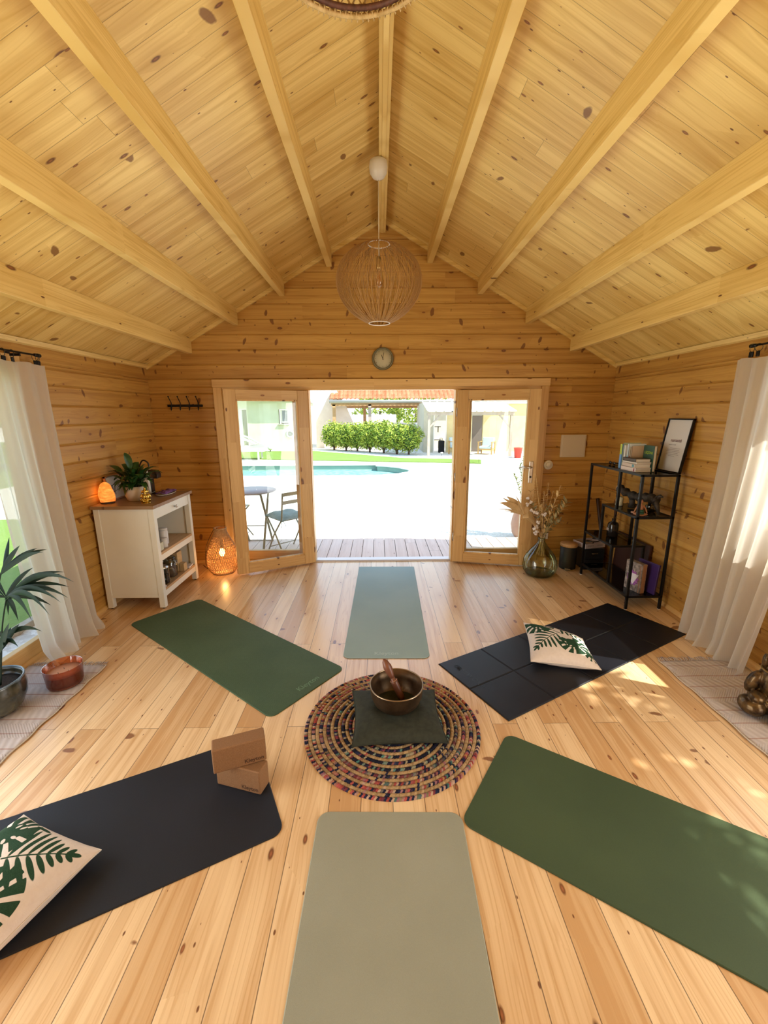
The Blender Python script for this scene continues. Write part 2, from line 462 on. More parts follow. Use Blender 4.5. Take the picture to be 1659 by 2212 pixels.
# purlins
bw, bh = .055, .145
for i, (xc, dz) in enumerate([(-.48, 0), (-.965, 0), (-1.455, 0), (-1.95, 0), (.525, 0), (1.04, 0), (1.545, 0), (2.03, 0)]):
    x0, x1 = xc-bw/2, xc+bw/2
    zt0, zt1 = roofz(x0), roofz(x1); zb = min(zt0, zt1)-.125
    b = MB(); b.prism([(x0, zb), (x1, zb), (x1, zt1-.001), (x0, zt0-.001)], YF, YB, 1)
    o = b.build('trim_%d' % (i+1), beam_m, bevel=.004); struct(o, 'pine purlin under the sloping ceiling')
b = MB(); zb = 3.40
b.prism([(RX-.034, zb), (RX+.034, zb), (RX+.034, roofz(RX+.034)-.001), (RX, RZ-.001), (RX-.034, roofz(RX-.034)-.001)], YF, YB, 1)
b.box(RX-.014, RX+.014, YF, YB, zb-.004, zb)
struct(b.build('trim_9', beam_m, bevel=.003), 'pine ridge beam running along the apex of the ceiling')

# eave mouldings, gable trims, baseboards
def trim(n, b, mat, bev=.005): return struct(b.build('trim_%d' % n, mat, bevel=bev))
b = MB(); b.prism([(XL, EV-.028), (XL+.022, EV-.020), (XL+.034, EV+.008), (XL, EV-.001)], YF, YB, 1); trim(10, b, beam_m, 0)
b = MB(); b.prism([(XR, EV-.028), (XR-.022, EV-.020), (XR-.034, EV+.008), (XR, EV-.001)], YF, YB, 1); trim(11, b, beam_m, 0)
for n, (xe, s) in ((12, (XL, 1)), (13, (XR, -1))):
    b = MB(); e = Vector((xe, YB-.011, EV-.022)); r = Vector((RX, YB-.011, RZ-.022)); b.beam(e, r, .022, .035); trim(n, b, beam_m, 0)
def base(name, poly, a, bb, ax, mat):
    q = MB(); q.prism(poly, a, bb, ax); return struct(q.build(name, mat))
def prof(x, s): return [(x, 0), (x+s*.022, 0), (x+s*.020, .012), (x+s*.008, .026), (x, .030)]
base('baseboard_left', prof(XL, 1), YF, YB, 1, trimy_m)
base('baseboard_right', prof(XR, -1), YF, YB, 1, trimy_m)
q = MB()
for a, c in ((XL+.022, -1.745), (1.825, XR-.022)):
    q.prism([(YB, 0), (YB-.022, 0), (YB-.020, .012), (YB-.008, .026), (YB, .030)], a, c, 0)
struct(q.build('baseboard_back', trimx_m))

# casing of the wide opening
y0, y1 = YB-.022, YB
b = MB(); b.box(-1.745, 1.822, y0-.004, y1, 1.945, 2.025); trim(14, b, trimx_m)
b = MB(); b.box(-1.739, -1.653, y0, y1, 0, 1.945); trim(15, b, trimz_m)
b = MB(); b.box(1.733, 1.817, y0, y1, 0, 1.945); trim(16, b, trimz_m)
# jambs and sill inside the opening
b = MB()
b.box(OPX0, OPX0+.035, YB, YB+.09, .03, OPZ); trim(17, b, trimz_m, .002)
b = MB(); b.box(OPX1-.035, OPX1, YB, YB+.09, .03, OPZ); trim(18, b, trimz_m, .002)
b = MB(); b.box(OPX0, OPX1, YB-.001, YB+.09, 1.915, OPZ); trim(19, b, trimx_m, .002)
b = MB(); b.box(-.785, -.735, YB-.03, YB+.09, .0, 1.915); b.box(-.765, -.750, YB-.038, YB-.03, 0, 1.915); trim(20, b, trimz_m, .003)
b = MB(); b.box(.819, .869, YB-.03, YB+.09, .0, 1.915); b.box(.834, .849, YB-.038, YB-.03, 0, 1.915); trim(21, b, trimz_m, .003)
b = MB(); b.box(-.735, .819, YB-.012, YB+.12, 0, .010); b.box(-.735, .819, YB+.0, YB+.02, .010, .018)
tag(b.build('door_threshold', plain('threshold_metal', (.66, .60, .56), .35, .4), bevel=.002), 'low metal threshold strip across the open doorway', 'threshold')

def window(name, axis, a0, a1, z0, z1, pl, d, fw=.085, bot=.11, top=.09, mats=None, mullion=None, fl=None):
    """fixed glazed frame: frame and pane parts"""
    fz, fx = mats
    R_ = bpy.data.objects.new(name, None); COL.objects.link(R_); WMAT[R_.name] = Matrix.Identity(4); R_['kind'] = 'structure'
    fl = fw if fl is None else fl
    def bx(b, p0, p1, q0, q1, dd=d, off=0.):
        lo, hi = sorted((pl+off, pl+off+dd))
        if axis == 0: b.box(p0, p1, lo, hi, q0, q1)
        else: b.box(lo, hi, p0, p1, q0, q1)
    b = MB(); bx(b, a0, a0+fl, z0, z1); bx(b, a1-fw, a1, z0, z1)
    if mullion: 
        for mm in mullion: bx(b, mm-.05, mm+.05, z0+bot, z1-top)
    b.build('window_stile', fz, R_, bevel=.004)
    b = MB(); bx(b, a0+fl, a1-fw, z0, z0+bot); bx(b, a0+fl, a1-fw, z1-top, z1)
    b.build('window_rail', fx, R_, bevel=.004)
    b = MB(); bx(b, a0+fl-.005, a1-fw+.005, z0+bot-.005, z1-top+.005, d*.12, d*.45); b.build('pane', glass_m, R_)
    return R_
window('window_1', 1, WIN_L[0], WIN_L[1], WIN_L[2], WIN_L[3], XL-.002, -.05, mats=(doorz_m, trimy_m), mullion=[.28, 1.18, 2.07])
window('window_2', 1, WIN_R[0], WIN_R[1], WIN_R[2], WIN_R[3], XR+.002, .05, mats=(doorz_m, trimy_m), mullion=[.24, 1.07, 1.92], fw=.07, bot=.08)
window('window_3', 0, OPX0+.036, -.786, .03, 1.914, YB+.02, .05, fw=.137, fl=.085, bot=.105, top=.09, mats=(doorz_m, doorx_m))
window('window_4', 0, .870, OPX1-.036, .03, 1.914, YB+.02, .05, fw=.085, fl=.137, bot=.105, top=.09, mats=(doorz_m, doorx_m))
b = MB(); b.box(OPX0+.03, -.786, YB+.0, YB+.09, 0, .03); b.box(.870, OPX1-.03, YB+.0, YB+.09, 0, .03); trim(22, b, trimx_m, 0)
# casing round side windows
for n, (x, s, W) in ((23, (XL, 1, WIN_L)), (24, (XR, -1, WIN_R))):
    b = MB(); a, c = sorted((x, x+s*.02))
    zl_ = max(.03, W[2]-.06); b.box(a, c, W[1]-.01, W[1]+.08, zl_, 2.06); b.box(a, c, W[0]-.08, W[0]+.01, zl_, 2.06); trim(n, b, trimz_m)
    b = MB(); b.box(a, c, W[0]-.08+.09, W[1]-.01, 1.99, 2.06); trim(n+2, b, trimy_m)

# ---------------------------------------------------------------- the two open door leaves
def leafdoor(name, hinge, ang, flip, W=.835, handle=False):
    """hinge corner, leaf direction angle; local x along leaf, local y thickness"""
    o = bpy.data.objects.new(name, None); COL.objects.link(o); o.location = hinge; o.rotation_euler = (0, 0, ang)
    M = Matrix.Translation(Vector(hinge)) @ Matrix.Rotation(ang, 4, 'Z'); WMAT[o.name] = M; o['kind'] = 'structure'
    ty = .052*flip
    def bx(x0, x1, z0, z1, ya=0., yb=1., m=0, bb=None):
        bb = bb if bb is not None else MB(M); lo, hi = sorted((ya*ty, yb*ty)); bb.box(x0, x1, lo, hi, z0, z1, m); return bb
    zb, zt = .022, 1.905; st = .112
    b = bx(0, st, zb, zt); bx(W-st, W, zb, zt, bb=b); b.build('door_stile', doorz_m, o, bevel=.004)
    b = bx(st, W-st, zb, zb+.105); bx(st, W-st, zt-.095, zt, bb=b); b.build('door_rail', doorx_m, o, bevel=.004)
    b = MB(M)
    for (x0, x1, z0, z1) in ((st, st+.014, zb+.105, zt-.095), (W-st-.014, W-st, zb+.105, zt-.095), (st, W-st, zb+.105, zb+.119), (st, W-st, zt-.109, zt-.095)):
        bx(x0, x1, z0, z1, .12, .88, bb=b)
    b.build('glazing_bead', trimz_m, o)
    b = bx(st+.008, W-st-.008, zb+.112, zt-.102, .42, .58); b.build('pane', glass_m, o)
    # hinges
    for z in (.30, .98, 1.68):
        c = M @ Vector((-.006, 0, 0)); q = MB(); q.tube([(c.x, c.y, z-.045), (c.x, c.y, z+.045)], .006, 8); q.build('hinge', silver_m, o)
    # bottom bolt plate at the free end
    q = MB(M); lo, hi = sorted((-.004*flip, .1*ty)); q.box(W-.045, W+.002, lo, hi, zb, zb+.05); q.build('bolt_plate', black_metal, o, bevel=.002)
    return o, M
dL, ML_ = leafdoor('door_1', (-.758, YB-.040, 0), PI+.458, 1, .835)
dR, MR_ = leafdoor('door_2', (.842, YB-.040, 0), -.20, -1, .835)
# lever handle on the right leaf (inner face looks into the room)
b = MB(MR_); fy = -.052
b.box(.762, .800, fy-.009, fy, .945, 1.175); hp = b.build('handle_plate', silver_m, dR, bevel=.003)
b = MB(MR_); b.tube([(.781, fy, 1.115), (.781, fy-.045, 1.115), (.775, fy-.052, 1.115), (.655, fy-.052, 1.113)], .0095, 10)
b.build('door_handle', silver_m, dR)
b = MB(MR_); b.tube([(.781, fy-.009, 1.01), (.781, fy-.014, 1.01)], .011, 12); b.build('lock_cylinder', dark_steel, dR)

# ================================================================ light
w = bpy.data.worlds.new('sky'); sc.world = w; w.use_nodes = True
nt = w.node_tree; bg = nt.nodes['Background']
t_ = nt.nodes.new('ShaderNodeTexCoord'); s_ = nt.nodes.new('ShaderNodeSeparateXYZ'); r_ = nt.nodes.new('ShaderNodeValToRGB')
nt.links.new(t_.outputs['Generated'], s_.inputs[0]); nt.links.new(s_.outputs[2], r_.inputs[0])
e = r_.color_ramp.elements; e[0].position = 0; e[0].color = (.95, .98, 1, 1); e[1].position = .6; e[1].color = (.45, .68, 1, 1)
nt.links.new(r_.outputs[0], bg.inputs[0]); bg.inputs[1].default_value = SKY
def sun(name, d, strength, col, ang):
    l = bpy.data.lights.new(name, 'SUN'); l.energy = strength; l.color = col; l.angle = ang
    o = bpy.data.objects.new(name, l); COL.objects.link(o); o.rotation_euler = (-Vector(d)).to_track_quat('-Z', 'Y').to_euler(); return o
SUND = (.60, -.27, .76)
sun('sun', SUND, SUN, (1, .95, .86), .009)
def area(name, loc, d, sx, sy, power, col, spread=PI):
    l = bpy.data.lights.new(name, 'AREA'); l.shape = 'RECTANGLE'; l.size = sx; l.size_y = sy; l.energy = power; l.color = col; l.spread = spread
    o = bpy.data.objects.new(name, l); COL.objects.link(o); o.location = loc; o.rotation_euler = Vector(d).to_track_quat('-Z', 'Z').to_euler(); return o
# daylight entering through the glazing, lit from just outside each pane
area('daylight_left_window', (XL-.10, .75, 1.05), (1, 0, .30), 2.5, 1.75, WL, (1., .97, .90))
area('daylight_right_window', (XR+.10, .80, 1.42), (-1, 0, .20), 2.6, 1.05, WR, (1., .97, .90))
def point(name, loc, power, col, r):
    l = bpy.data.lights.new(name, 'POINT'); l.energy = power; l.color = col; l.shadow_soft_size = r
    o = bpy.data.objects.new(name, l); COL.objects.link(o); o.location = loc; return o
sc.cycles.max_bounces = 9; sc.cycles.diffuse_bounces = 4; sc.cycles.adaptive_threshold = .025; sc.cycles.glossy_bounces = 4; sc.cycles.transparent_max_bounces = 24
sc.cycles.transmission_bounces = 6; sc.cycles.sample_clamp_indirect = 4.; sc.cycles.caustics_reflective = False; sc.cycles.caustics_refractive = False
sc.view_settings.exposure = EXPO
# ================================================================ yoga mats
def matmat(name, a, bcol, kind='smooth', rough=.7):
    t = NT(name); x, y, z = t.obj()
    n1 = t.noise(t.vec(x, y, z), 2.2, 3.); fine = t.noise(t.vec(x, y, z), 420., 2.)
    h = fine
    if kind == 'wave':
        h = ((x*300.+(y*120.).sin()*2.).sin()*(y*260.+(x*140.).sin()*2.).sin())*1.2 + fine
    f = (n1.step(.3, .7)*.6 + (fine-.5)*.8 + (h-.5)*(.12 if kind == 'wave' else 0) + .1).clamp()
    return t.done(t.bsdf(t.mix(f, a, bcol), rough, normal=t.bump(h, .22, .0015), spec=.35))
green_mat = matmat('green_foam', (.050, .090, .045), (.075, .122, .062), 'wave')
olive_mat = matmat('olive_foam', (.040, .064, .026), (.058, .088, .036))
sage_mat = matmat('sage_foam', (.285, .285, .215), (.335, .335, .26))
blue_mat = matmat('grey_blue_foam', (.27, .37, .36), (.32, .42, .40))
black_mat = matmat('black_foam', (.008, .010, .016), (.013, .016, .025), rough=.55)
fold_mat = matmat('folding_foam', (.006, .007, .011), (.010, .011, .017), rough=.45)
edge_brown = plain('mat_edge', (.10, .06, .045), .8); edge_green = plain('mat_edge_green', (.035, .07, .035), .8)
edge_black = plain('mat_edge_black', (.012, .012, .014), .8)

def rrect(w, l, r, n=7, square_far=False):
    pts = []
    for i, (sx, sy) in enumerate(((1, 1), (-1, 1), (-1, -1), (1, -1))):
        rr = r
        if square_far and sx > 0: rr = .004
        cx, cy = sx*(l/2-rr), sy*(w/2-rr)
        for k in range(n+1):
            a = PI/2*i + PI/2*k/n
            pts.append((cx+rr*math.cos(a), cy+rr*math.sin(a)))
    return pts
def yoga_mat(name, label, cx, cy, ang, top, side, w=.61, l=1.83, r=.05, th=.006, group=None, far=False):
    M = Matrix.Translation(Vector((cx, cy, 0))) @ Matrix.Rotation(ang, 4, 'Z')
    P = rrect(w, l, r, square_far=far); n = len(P); b = MB(M)
    ins = [(x*(1-.003/(l/2)), y*(1-.003/(w/2))) for x, y in P]
    vs = [(x, y, .0005) for x, y in P] + [(x, y, th*.6) for x, y in P] + [(x, y, th) for x, y in ins]
    b.add(vs, [(i, (i+1) % n, n+(i+1) % n, n+i) for i in range(n)], 1)
    b.add(vs, [(n+i, n+(i+1) % n, 2*n+(i+1) % n, 2*n+i) for i in range(n)] + [tuple(range(2*n, 3*n))], 0)
    b.add(vs, [tuple(range(n))[::-1]], 1)
    o = b.build(name, [top, side]); tag(o, label, 'yoga mat', group); return o, M
GY = 'yoga mats laid out around the round rug'
mtL, ML1 = yoga_mat('yoga_mat', 'green textured yoga mat in front of the white cabinet', -1.1444, 2.89, -.6718, green_mat, edge_green, group=GY)
mtF, MF1 = yoga_mat('yoga_mat', 'pale blue-grey yoga mat lying by the open doorway', .0596, 3.5864, 1.5518, blue_mat, edge_brown, group=GY, far=True)
mtN, _ = yoga_mat('yoga_mat', 'pale sage-grey yoga mat nearest the camera, cut by the bottom edge', .0162, .5793, 1.5486, sage_mat, edge_brown, group=GY)
mtR, _ = yoga_mat('yoga_mat', 'smooth dark green yoga mat running off the right edge', 1.2572, 1.1787, -.5958, olive_mat, edge_green, group=GY)
mtB, _ = yoga_mat('yoga_mat', 'smooth black yoga mat under the two cork blocks', -1.3512, 1.2722, .4649, black_mat, edge_black, group=GY)
faint = plain('mat_print', (.42, .53, .50), .7); faintg = plain('mat_print_green', (.13, .24, .13), .7)
text('lettering', 'Kleyton', .055, faint, mtF, MF1 @ frame((-.855, .0, .0062), (0, -1, 0), (1, 0, 0)), .0002)
text('lettering', 'Kleyton', .055, faintg, mtL, ML1 @ frame((.845, .04, .0062), (0, 1, 0), (-1, 0, 0)), .0002)

# folding mat: ten padded panels with creases
M = Matrix.Translation(Vector((1.3741, 2.7774, 0))) @ Matrix.Rotation(.511, 4, 'Z'); b = MB(M)
w_, l_ = .6426, 1.8848; pl_, pw_ = l_/5, w_/2
b.box(-l_/2+.002, l_/2-.002, -w_/2+.002, w_/2-.002, .0005, .0035)
for i in range(5):
    for j in range(2):
        x0, y0 = -l_/2+i*pl_, -w_/2+j*pw_; g = .003
        x1, y1 = x0+pl_, y0+pw_; c = .006; zt = .0075
        xa, xb, ya, yb = x0+g*(i > 0), x1-g*(i < 4), y0+g*(j > 0), y1-g*(j < 1)
        vs = [(xa, ya, .001), (xb, ya, .001), (xb, yb, .001), (xa, yb, .001), (xa, ya, .004), (xb, ya, .004), (xb, yb, .004), (xa, yb, .004),
              (xa+c, ya+c, zt), (xb-c, ya+c, zt), (xb-c, yb-c, zt), (xa+c, yb-c, zt)]
        b.add(vs, [(k, (k+1) % 4, 4+(k+1) % 4, 4+k) for k in range(4)] + [(4+k, 4+(k+1) % 4, 8+(k+1) % 4, 8+k) for k in range(4)] + [(8, 9, 10, 11)])
fm = b.build('folding_yoga_mat', fold_mat); tag(fm, 'black folding yoga mat creased into ten panels, below the metal shelf', 'yoga mat', GY)
ink = plain('embossed_black', (.003, .003, .004), .35)
text('lettering', 'MIWOKA', .05, ink, fm, M @ frame((-.855, .075, .0078), (0, -1, 0), (1, 0, 0)), .0003, spacing=1.1)
b = MB(M)
for a in (-80, -50, -20, 20, 50, 80):    # lotus emblem
    t = math.radians(a); c = Vector((-.868, .215, .0082)); d = Vector((math.cos(t), math.sin(t), 0)); s_ = Vector((-d.y, d.x, 0))
    pts = [c + d*(.032*u) + s_*(.011*math.sin(PI*u)) for u in [k/8 for k in range(9)]] + [c + d*(.032*u) - s_*(.011*math.sin(PI*u)) for u in [1-k/8 for k in range(1, 9)]]
    b.tube(pts, .0007, 4, closed=False)
b.build('lotus_emblem', ink, fm)

# ================================================================ braided rug
t = NT('braided_jute'); x, y, z = t.obj()
rr_ = (x*x+y*y).sqrt(); th_ = y.atan2(x)
ring = rr_/.0198; ri = ring.floor(); fr = ring.frac()
jute = ri.mod(2.).lt(.5)
ncell = (ri+1.)*11.
cell = (th_/(2*PI)*ncell + (fr-.5).abs()*1.3)
wc = t.white(t.vec(cell.floor(), ri, 0.)); w2 = t.white(t.vec((cell*.22).floor(), ri, 4.))
pal = t.ramp(wc[0], [(0., (.012, .014, .035)), (.28, (.02, .022, .06)), (.36, (.30, .05, .04)), (.5, (.45, .10, .09)), (.58, (.05, .16, .15)), (.66, (.45, .22, .06)), (.78, (.30, .12, .16)), (.9, (.5, .34, .24))])
palD = t.ramp(wc[1], [(0., (.008, .009, .02)), (.5, (.013, .014, .035)), (.62, (.03, .035, .09)), (.72, (.30, .05, .05)), (.82, (.06, .22, .20)), (.92, (.36, .30, .20))])
for nd in (0,):
    pass
outer = rr_.step(.30, .42)
cloth = t.mix(outer, palD, pal)
jt = t.mix(wc[2], (.30, .19, .09), (.50, .34, .18))
fleck = t.mix(wc[1].gt(.93), jt, pal)
colr = t.mix(jute, cloth, fleck)
nb = ((th_*ncell*1.).sin()*.5+.5)*.6 + t.noise(t.vec(x, y, z), 300., 3.)*.6
rug_m = t.done(t.bsdf(colr, .85, normal=t.bump(nb, .6, .004), spec=.2))
M = Matrix.Translation(Vector((.0611, 2.0197, 0))); b = MB()
for k in range(24):
    rc = .0198*(k+.5); n = max(24, int(2*PI*rc/.006)); hgt = .0065; vs = []; q = 7
    nt_ = max(4, int(2*PI*rc/.016))
    for i in range(n):
        a = 2*PI*i/n
        for j in range(q):
            u = PI*j/(q-1); br = .0022*math.sin(a*nt_ + (1 if j > q//2 else -1)*1.2 + j*.5)
            rad = rc + math.cos(u)*.0098; zz = max(.0006, .003 + math.sin(u)*(hgt+br))
            if j in (0, q-1): zz = .0006
            vs.append((rad*math.cos(a), rad*math.sin(a), zz))
    b.add(vs, [(i*q+j, ((i+1) % n)*q+j, ((i+1) % n)*q+j+1, i*q+j+1) for i in range(n) for j in range(q-1)], 0, True)
rg = b.build('braided_rug', rug_m); rg.location = (.0611, 2.0197, 0); WMAT[rg.name] = M
tag(rg, 'round multicoloured braided jute rug in the middle of the floor', 'rug')

# ================================================================ cushions
def cushion(name, C, th, mat, mask=None, n=60, z0=None, sag=None, pinch=.045, edge=.016):
    """C: four corners in order; plump pillow surface between them"""
    C = [Vector(c) for c in C]; cen = sum(C, Vector())/4; vs = []; attr = []
    nrm = (C[1]-C[0]).cross(C[3]-C[0]).normalized()
    if nrm.z < 0: nrm = -nrm
    def P(u, v, s):
        p = C[0]*(1-u)*(1-v) + C[1]*u*(1-v) + C[2]*u*v + C[3]*(1-u)*v
        bu, bv = 4*u*(1-u), 4*v*(1-v)
        pull = pinch*((1-bv)*bu + (1-bu)*bv)   # edges bow inwards between the corners
        p = p + (cen-p)*pull*1.6
        h = ((1-abs(2*u-1)**2.2)*(1-abs(2*v-1)**2.2))**.5
        wr = .0025*math.sin(u*21+v*9)*math.sin(v*17+u*5)*h
        hh = th/2*h*(1 if s > 0 else .9) + wr
        if sag and s > 0:
            d = (p-Vector(sag[0])).length; hh -= sag[1]*math.exp(-(d/sag[2])**4)
        return p + nrm*(hh*s)
    N = n+1
    for s in (1, -1):
        for j in range(N):
            for i in range(N):
                p = P(i/n, j/n, s); p.z = max(p.z, z0 if z0 is not None else .001); vs.append(p)
                attr.append(mask(i/n, j/n) if (mask and s > 0) else -1.)
    b = MB(); fs = []
    for s in (0, 1):
        o = s*N*N
        for j in range(n):
            for i in range(n):
                q = (o+j*N+i, o+j*N+i+1, o+(j+1)*N+i+1, o+(j+1)*N+i); fs.append(q if s == 0 else q[::-1])
    b.add(vs, fs, 0, True)
    o = b.build(name, mat)
    if mask:
        at = o.data.attributes.new('leafmask', 'FLOAT', 'POINT'); at.data.foreach_set('value', attr)
    # piped seam round the edge
    ring = [P(i/12, 0, 1) for i in range(12)] + [P(1, i/12, 1) for i in range(12)] + [P(1-i/12, 1, 1) for i in range(12)] + [P(0, 1-i/12, 1) for i in range(12)]
    q = MB(); q.tube(ring, .0035, 5, closed=True); return o, q
def ell(u, v, cx, cy, rx, ry, a):
    dx, dy = u-cx, v-cy; c, s = math.cos(a), math.sin(a); X, Y = dx*c+dy*s, -dx*s+dy*c
    return (1-math.sqrt((X/rx)**2+(Y/ry)**2))*min(rx, ry)
def frond(u, v, x0, y0, x1, y1, n, L):
    d = math.atan2(y1-y0, x1-x0); ln = math.hypot(x1-x0, y1-y0)
    dx, dy = u-x0, v-y0; t = (dx*math.cos(d)+dy*math.sin(d))/ln; s = -dx*math.sin(d)+dy*math.cos(d)
    best = .006-abs(s) if 0 < t < 1 else -.05
    for i in range(n):
        tt = (i+.6)/n; l = L*(1-.65*tt)*(.75+.5*math.sin(PI*min(1, tt+.25)))
        for sd in (1, -1):
            a = d + sd*(1.15-.45*tt); cx = x0+(x1-x0)*tt+math.cos(a)*l*.55; cy = y0+(y1-y0)*tt+math.sin(a)*l*.55
            best = max(best, ell(u, v, cx, cy, l*.52, .022*(1-.2*tt), a))
    a = d; best = max(best, ell(u, v, x1+math.cos(a)*.03, y1+math.sin(a)*.03, .045, .018, a))
    return best
def monstera(u, v, cx, cy, r, a0):
    dx, dy = u-cx, v-cy; rr = math.hypot(dx, dy); th = math.atan2(dy, dx)-a0
    th = (th+PI) % (2*PI)-PI
    R0_ = r*(1.-.22*math.cos(2*th)*.5)*(1 if abs(th) < 2.7 else .7)
    m = R0_-rr
    for k in range(-4, 5):       # slits from the rim
        if k == 0: continue
        ta = k*.52; dd = abs(th-ta)*rr; cut = .009 + (rr/r)*.012
        if rr > r*.52: m = min(m, dd-cut)
    for k, q in ((1, .42), (-1, .42), (2, .38), (-2, .38)):
        hx, hy = cx+math.cos(a0+k*.62)*r*q, cy+math.sin(a0+k*.62)*r*q
        m = min(m, -ell(u, v, hx, hy, r*.11, r*.055, a0+k*.62))
    return m
def leafmat(name):
    t = NT(name); x, y, z = t.obj()
    at = t.n('ShaderNodeAttribute'); at.attribute_name = 'leafmask'; at.attribute_type = 'GEOMETRY'
    f = S(t.nt, at.outputs['Fac']).step(-.0015, .0015)
    wool = t.noise(t.vec(x, y, z), 260., 3.); wv = t.noise(t.vec(x, y, z), 60., 2.)
    g = t.mix(wool, (.008, .030, .014), (.035, .085, .045)); c = t.mix(wv, (.66, .56, .50), (.76, .67, .60))
    return t.done(t.bsdf(t.mix(f, c, g), .9, normal=t.bump(f*2.5 + wool*.8, .35, .004), spec=.15))
leaf_cloth = leafmat('leaf_print_cloth')
cream_cloth = plain('cream_cloth', (.70, .62, .54), .9)
def maskA(u, v):
    return max(monstera(u, v, .25, .24, .27, -.5), frond(u, v, .50, .42, .90, .15, 7, .25), monstera(u, v, .70, .70, .27, .3), monstera(u, v, .25, .78, .24, 2.5), ell(u, v, .46, .07, .10, .018, .1), ell(u, v, .45, .50, .10, .02, 1.9))
ZL = .062
C = [Zp(51, 1761, ZL), Zp(218, 1836, ZL)]; dv = C[1]-C[0]; pv_ = Vector((dv.y, -dv.x, 0)).normalized()*-1
pv_ = Vector((-.345, -.938, 0)).normalized()*.45
cu, q = cushion('scatter_cushion', [C[0], C[1], C[1]+pv_, C[0]+pv_], .19, leaf_cloth, lambda u, v: maskA(u, v), n=170, z0=.0075)
tag(cu, 'cream cushion with dark green leaves on the smooth black yoga mat', 'cushion', 'cream leaf-print cushions'); q.build('piping', cream_cloth, cu)
def maskB(u, v):
    return max(monstera(u, v, .22, .83, .26, -.9), frond(u, v, .50, .62, .10, .22, 7, .27), monstera(u, v, .70, .36, .23, -1.2),
               monstera(u, v, .93, .22, .13, 0.), frond(u, v, .55, .84, .95, .62, 6, .16), ell(u, v, .5, .66, .1, .012, -.4))
C = [Zp(1147, 1429, .05), Zp(1299, 1447, .05), Zp(1258, 1380, .085), Zp(1131, 1345, .075)]
cu, q = cushion('scatter_cushion', C, .165, leaf_cloth, maskB, n=150, z0=.0080)
tag(cu, 'cream cushion with dark green leaves on the black folding mat', 'cushion', 'cream leaf-print cushions'); q.build('piping', cream_cloth, cu)
olive_cloth = noisy('olive_cotton', (.016, .019, .010), (.028, .031, .018), 40., .85, .1)
C = [Zp(760, 1613, .04), Zp(969, 1605, .04), Zp(938, 1490, .045), Zp(761, 1492, .045)]
bc = Zp(857, 1530, .10); BX, BY = bc.x, bc.y
cu, q = cushion('square_cushion', C, .125, olive_cloth, n=60, z0=.0115, sag=((BX, BY, .09), .022, .12), pinch=.05)
tag(cu, 'dark olive square cushion on the braided rug, carrying the singing bowl', 'cushion'); q.build('piping', olive_cloth, cu)

# ---------------------------------------------------------------- singing bowl and mallet
bronze = noisy('aged_bronze', (.085, .05, .026), (.15, .092, .05), 14., .42, .1, metal=.8)
zb = .060; BR = .150
rm = Zp(856.5, 1478, zb+.140); bx_, by_ = rm.x, rm.y
rt = root('singing_bowl', 'large bronze singing bowl resting on the dark olive cushion', 'bowl', (bx_, by_, zb))
prof_ = [(.0, .0), (.06, .002), (.10, .014), (.128, .044), (.143, .085), (.148, .137), (.1495, .141), (.142, .141), (.137, .088), (.122, .050), (.096, .022), (.05, .009), (0, .007)]
MB(WM(rt)).lathe(prof_, 64).build('bowl_body', bronze, rt)
q = MB(WM(rt)); q.tube([(.147*math.cos(a), .147*math.sin(a), .141) for a in [2*PI*k/64 for k in range(64)]], .0038, 6, closed=True)
q.build('bowl_rim', plain('worn_rim', (.42, .31, .20), .3, .9), rt)
rosew = noisy('rosewood', (.13, .045, .025), (.20, .075, .04), 30., .4, stretch=(1, 1, .2))
tipp = Dp(830, 1432, 1.98); 
ft = Vector((bx_+.035, by_+.02, zb+.026))
rt = root('mallet', 'reddish-brown wooden mallet standing inside the singing bowl', 'mallet', tuple(ft))
d = (Vector((bx_-.064, by_+.085, zb+.232))-ft)
L = d.length; dn = d.normalized(); MM = frame(ft, dn.orthogonal(), dn.cross(dn.orthogonal()))
Mz = Matrix.Identity(4)
xx = dn.orthogonal().normalized(); yy = dn.cross(xx)
for i in range(3): Mz[i][0], Mz[i][1], Mz[i][2], Mz[i][3] = xx[i], yy[i], dn[i], ft[i]
MB(Mz).lathe([(0, 0), (.015, .002), (.019, .02), (.020, .06), (.020, .10), (.0205, .118), (.014, .122), (.013, .135)], 20).build('mallet_shaft', rosew, rt)
MB(Mz).lathe([(.012, .132), (.016, .15), (.024, .185), (.024, .205), (.016, .235), (.005, L+.012), (0, L+.014)], 20).build('mallet_grip', rosew, rt)
q = MB(Mz); q.tube([(.0205*math.cos(a), .0205*math.sin(a), .118) for a in [2*PI*k/20 for k in range(20)]], .0016, 5, closed=True); q.build('leather_ring', plain('pale_leather', (.42, .22, .13), .6), rt)

# ---------------------------------------------------------------- cork blocks
cork = noisy('cork', (.21, .10, .04), (.28, .145, .062), 300., .8, .25, detail=4.)
corki = plain('burnt_print', (.07, .03, .012), .8)
def block(label, a, c, z):
    a = Vector((a[0], a[1], z)); c = Vector((c[0], c[1], z)); d = (c-a).normalized(); ang = math.atan2(d.y, d.x)
    o = root('cork_yoga_block', label, 'yoga block', a + Vector((d.x*.1135 - d.y*.0375, d.y*.1135+d.x*.0375, 0)), ang, 'cork blocks stacked on the black mat')
    MB(WM(o)).box(-.1135, .1135, -.0375, .0375, .0004, .1200).build('block_body', cork, o, bevel=.006, seg=3)
    text('lettering', 'Kleyton', .027, corki, o, WM(o) @ frame((.060, -.0378, .023), (1, 0, 0), (0, 0, 1)), .0002, bold=.0005)
block('lower of two stacked cork yoga blocks, lying straight on the black mat', (-.757, 1.647), (-.541, 1.583), .006)
block('upper of two stacked cork yoga blocks, turned on top of the other', (-.735, 1.575), (-.522, 1.655), .1265)

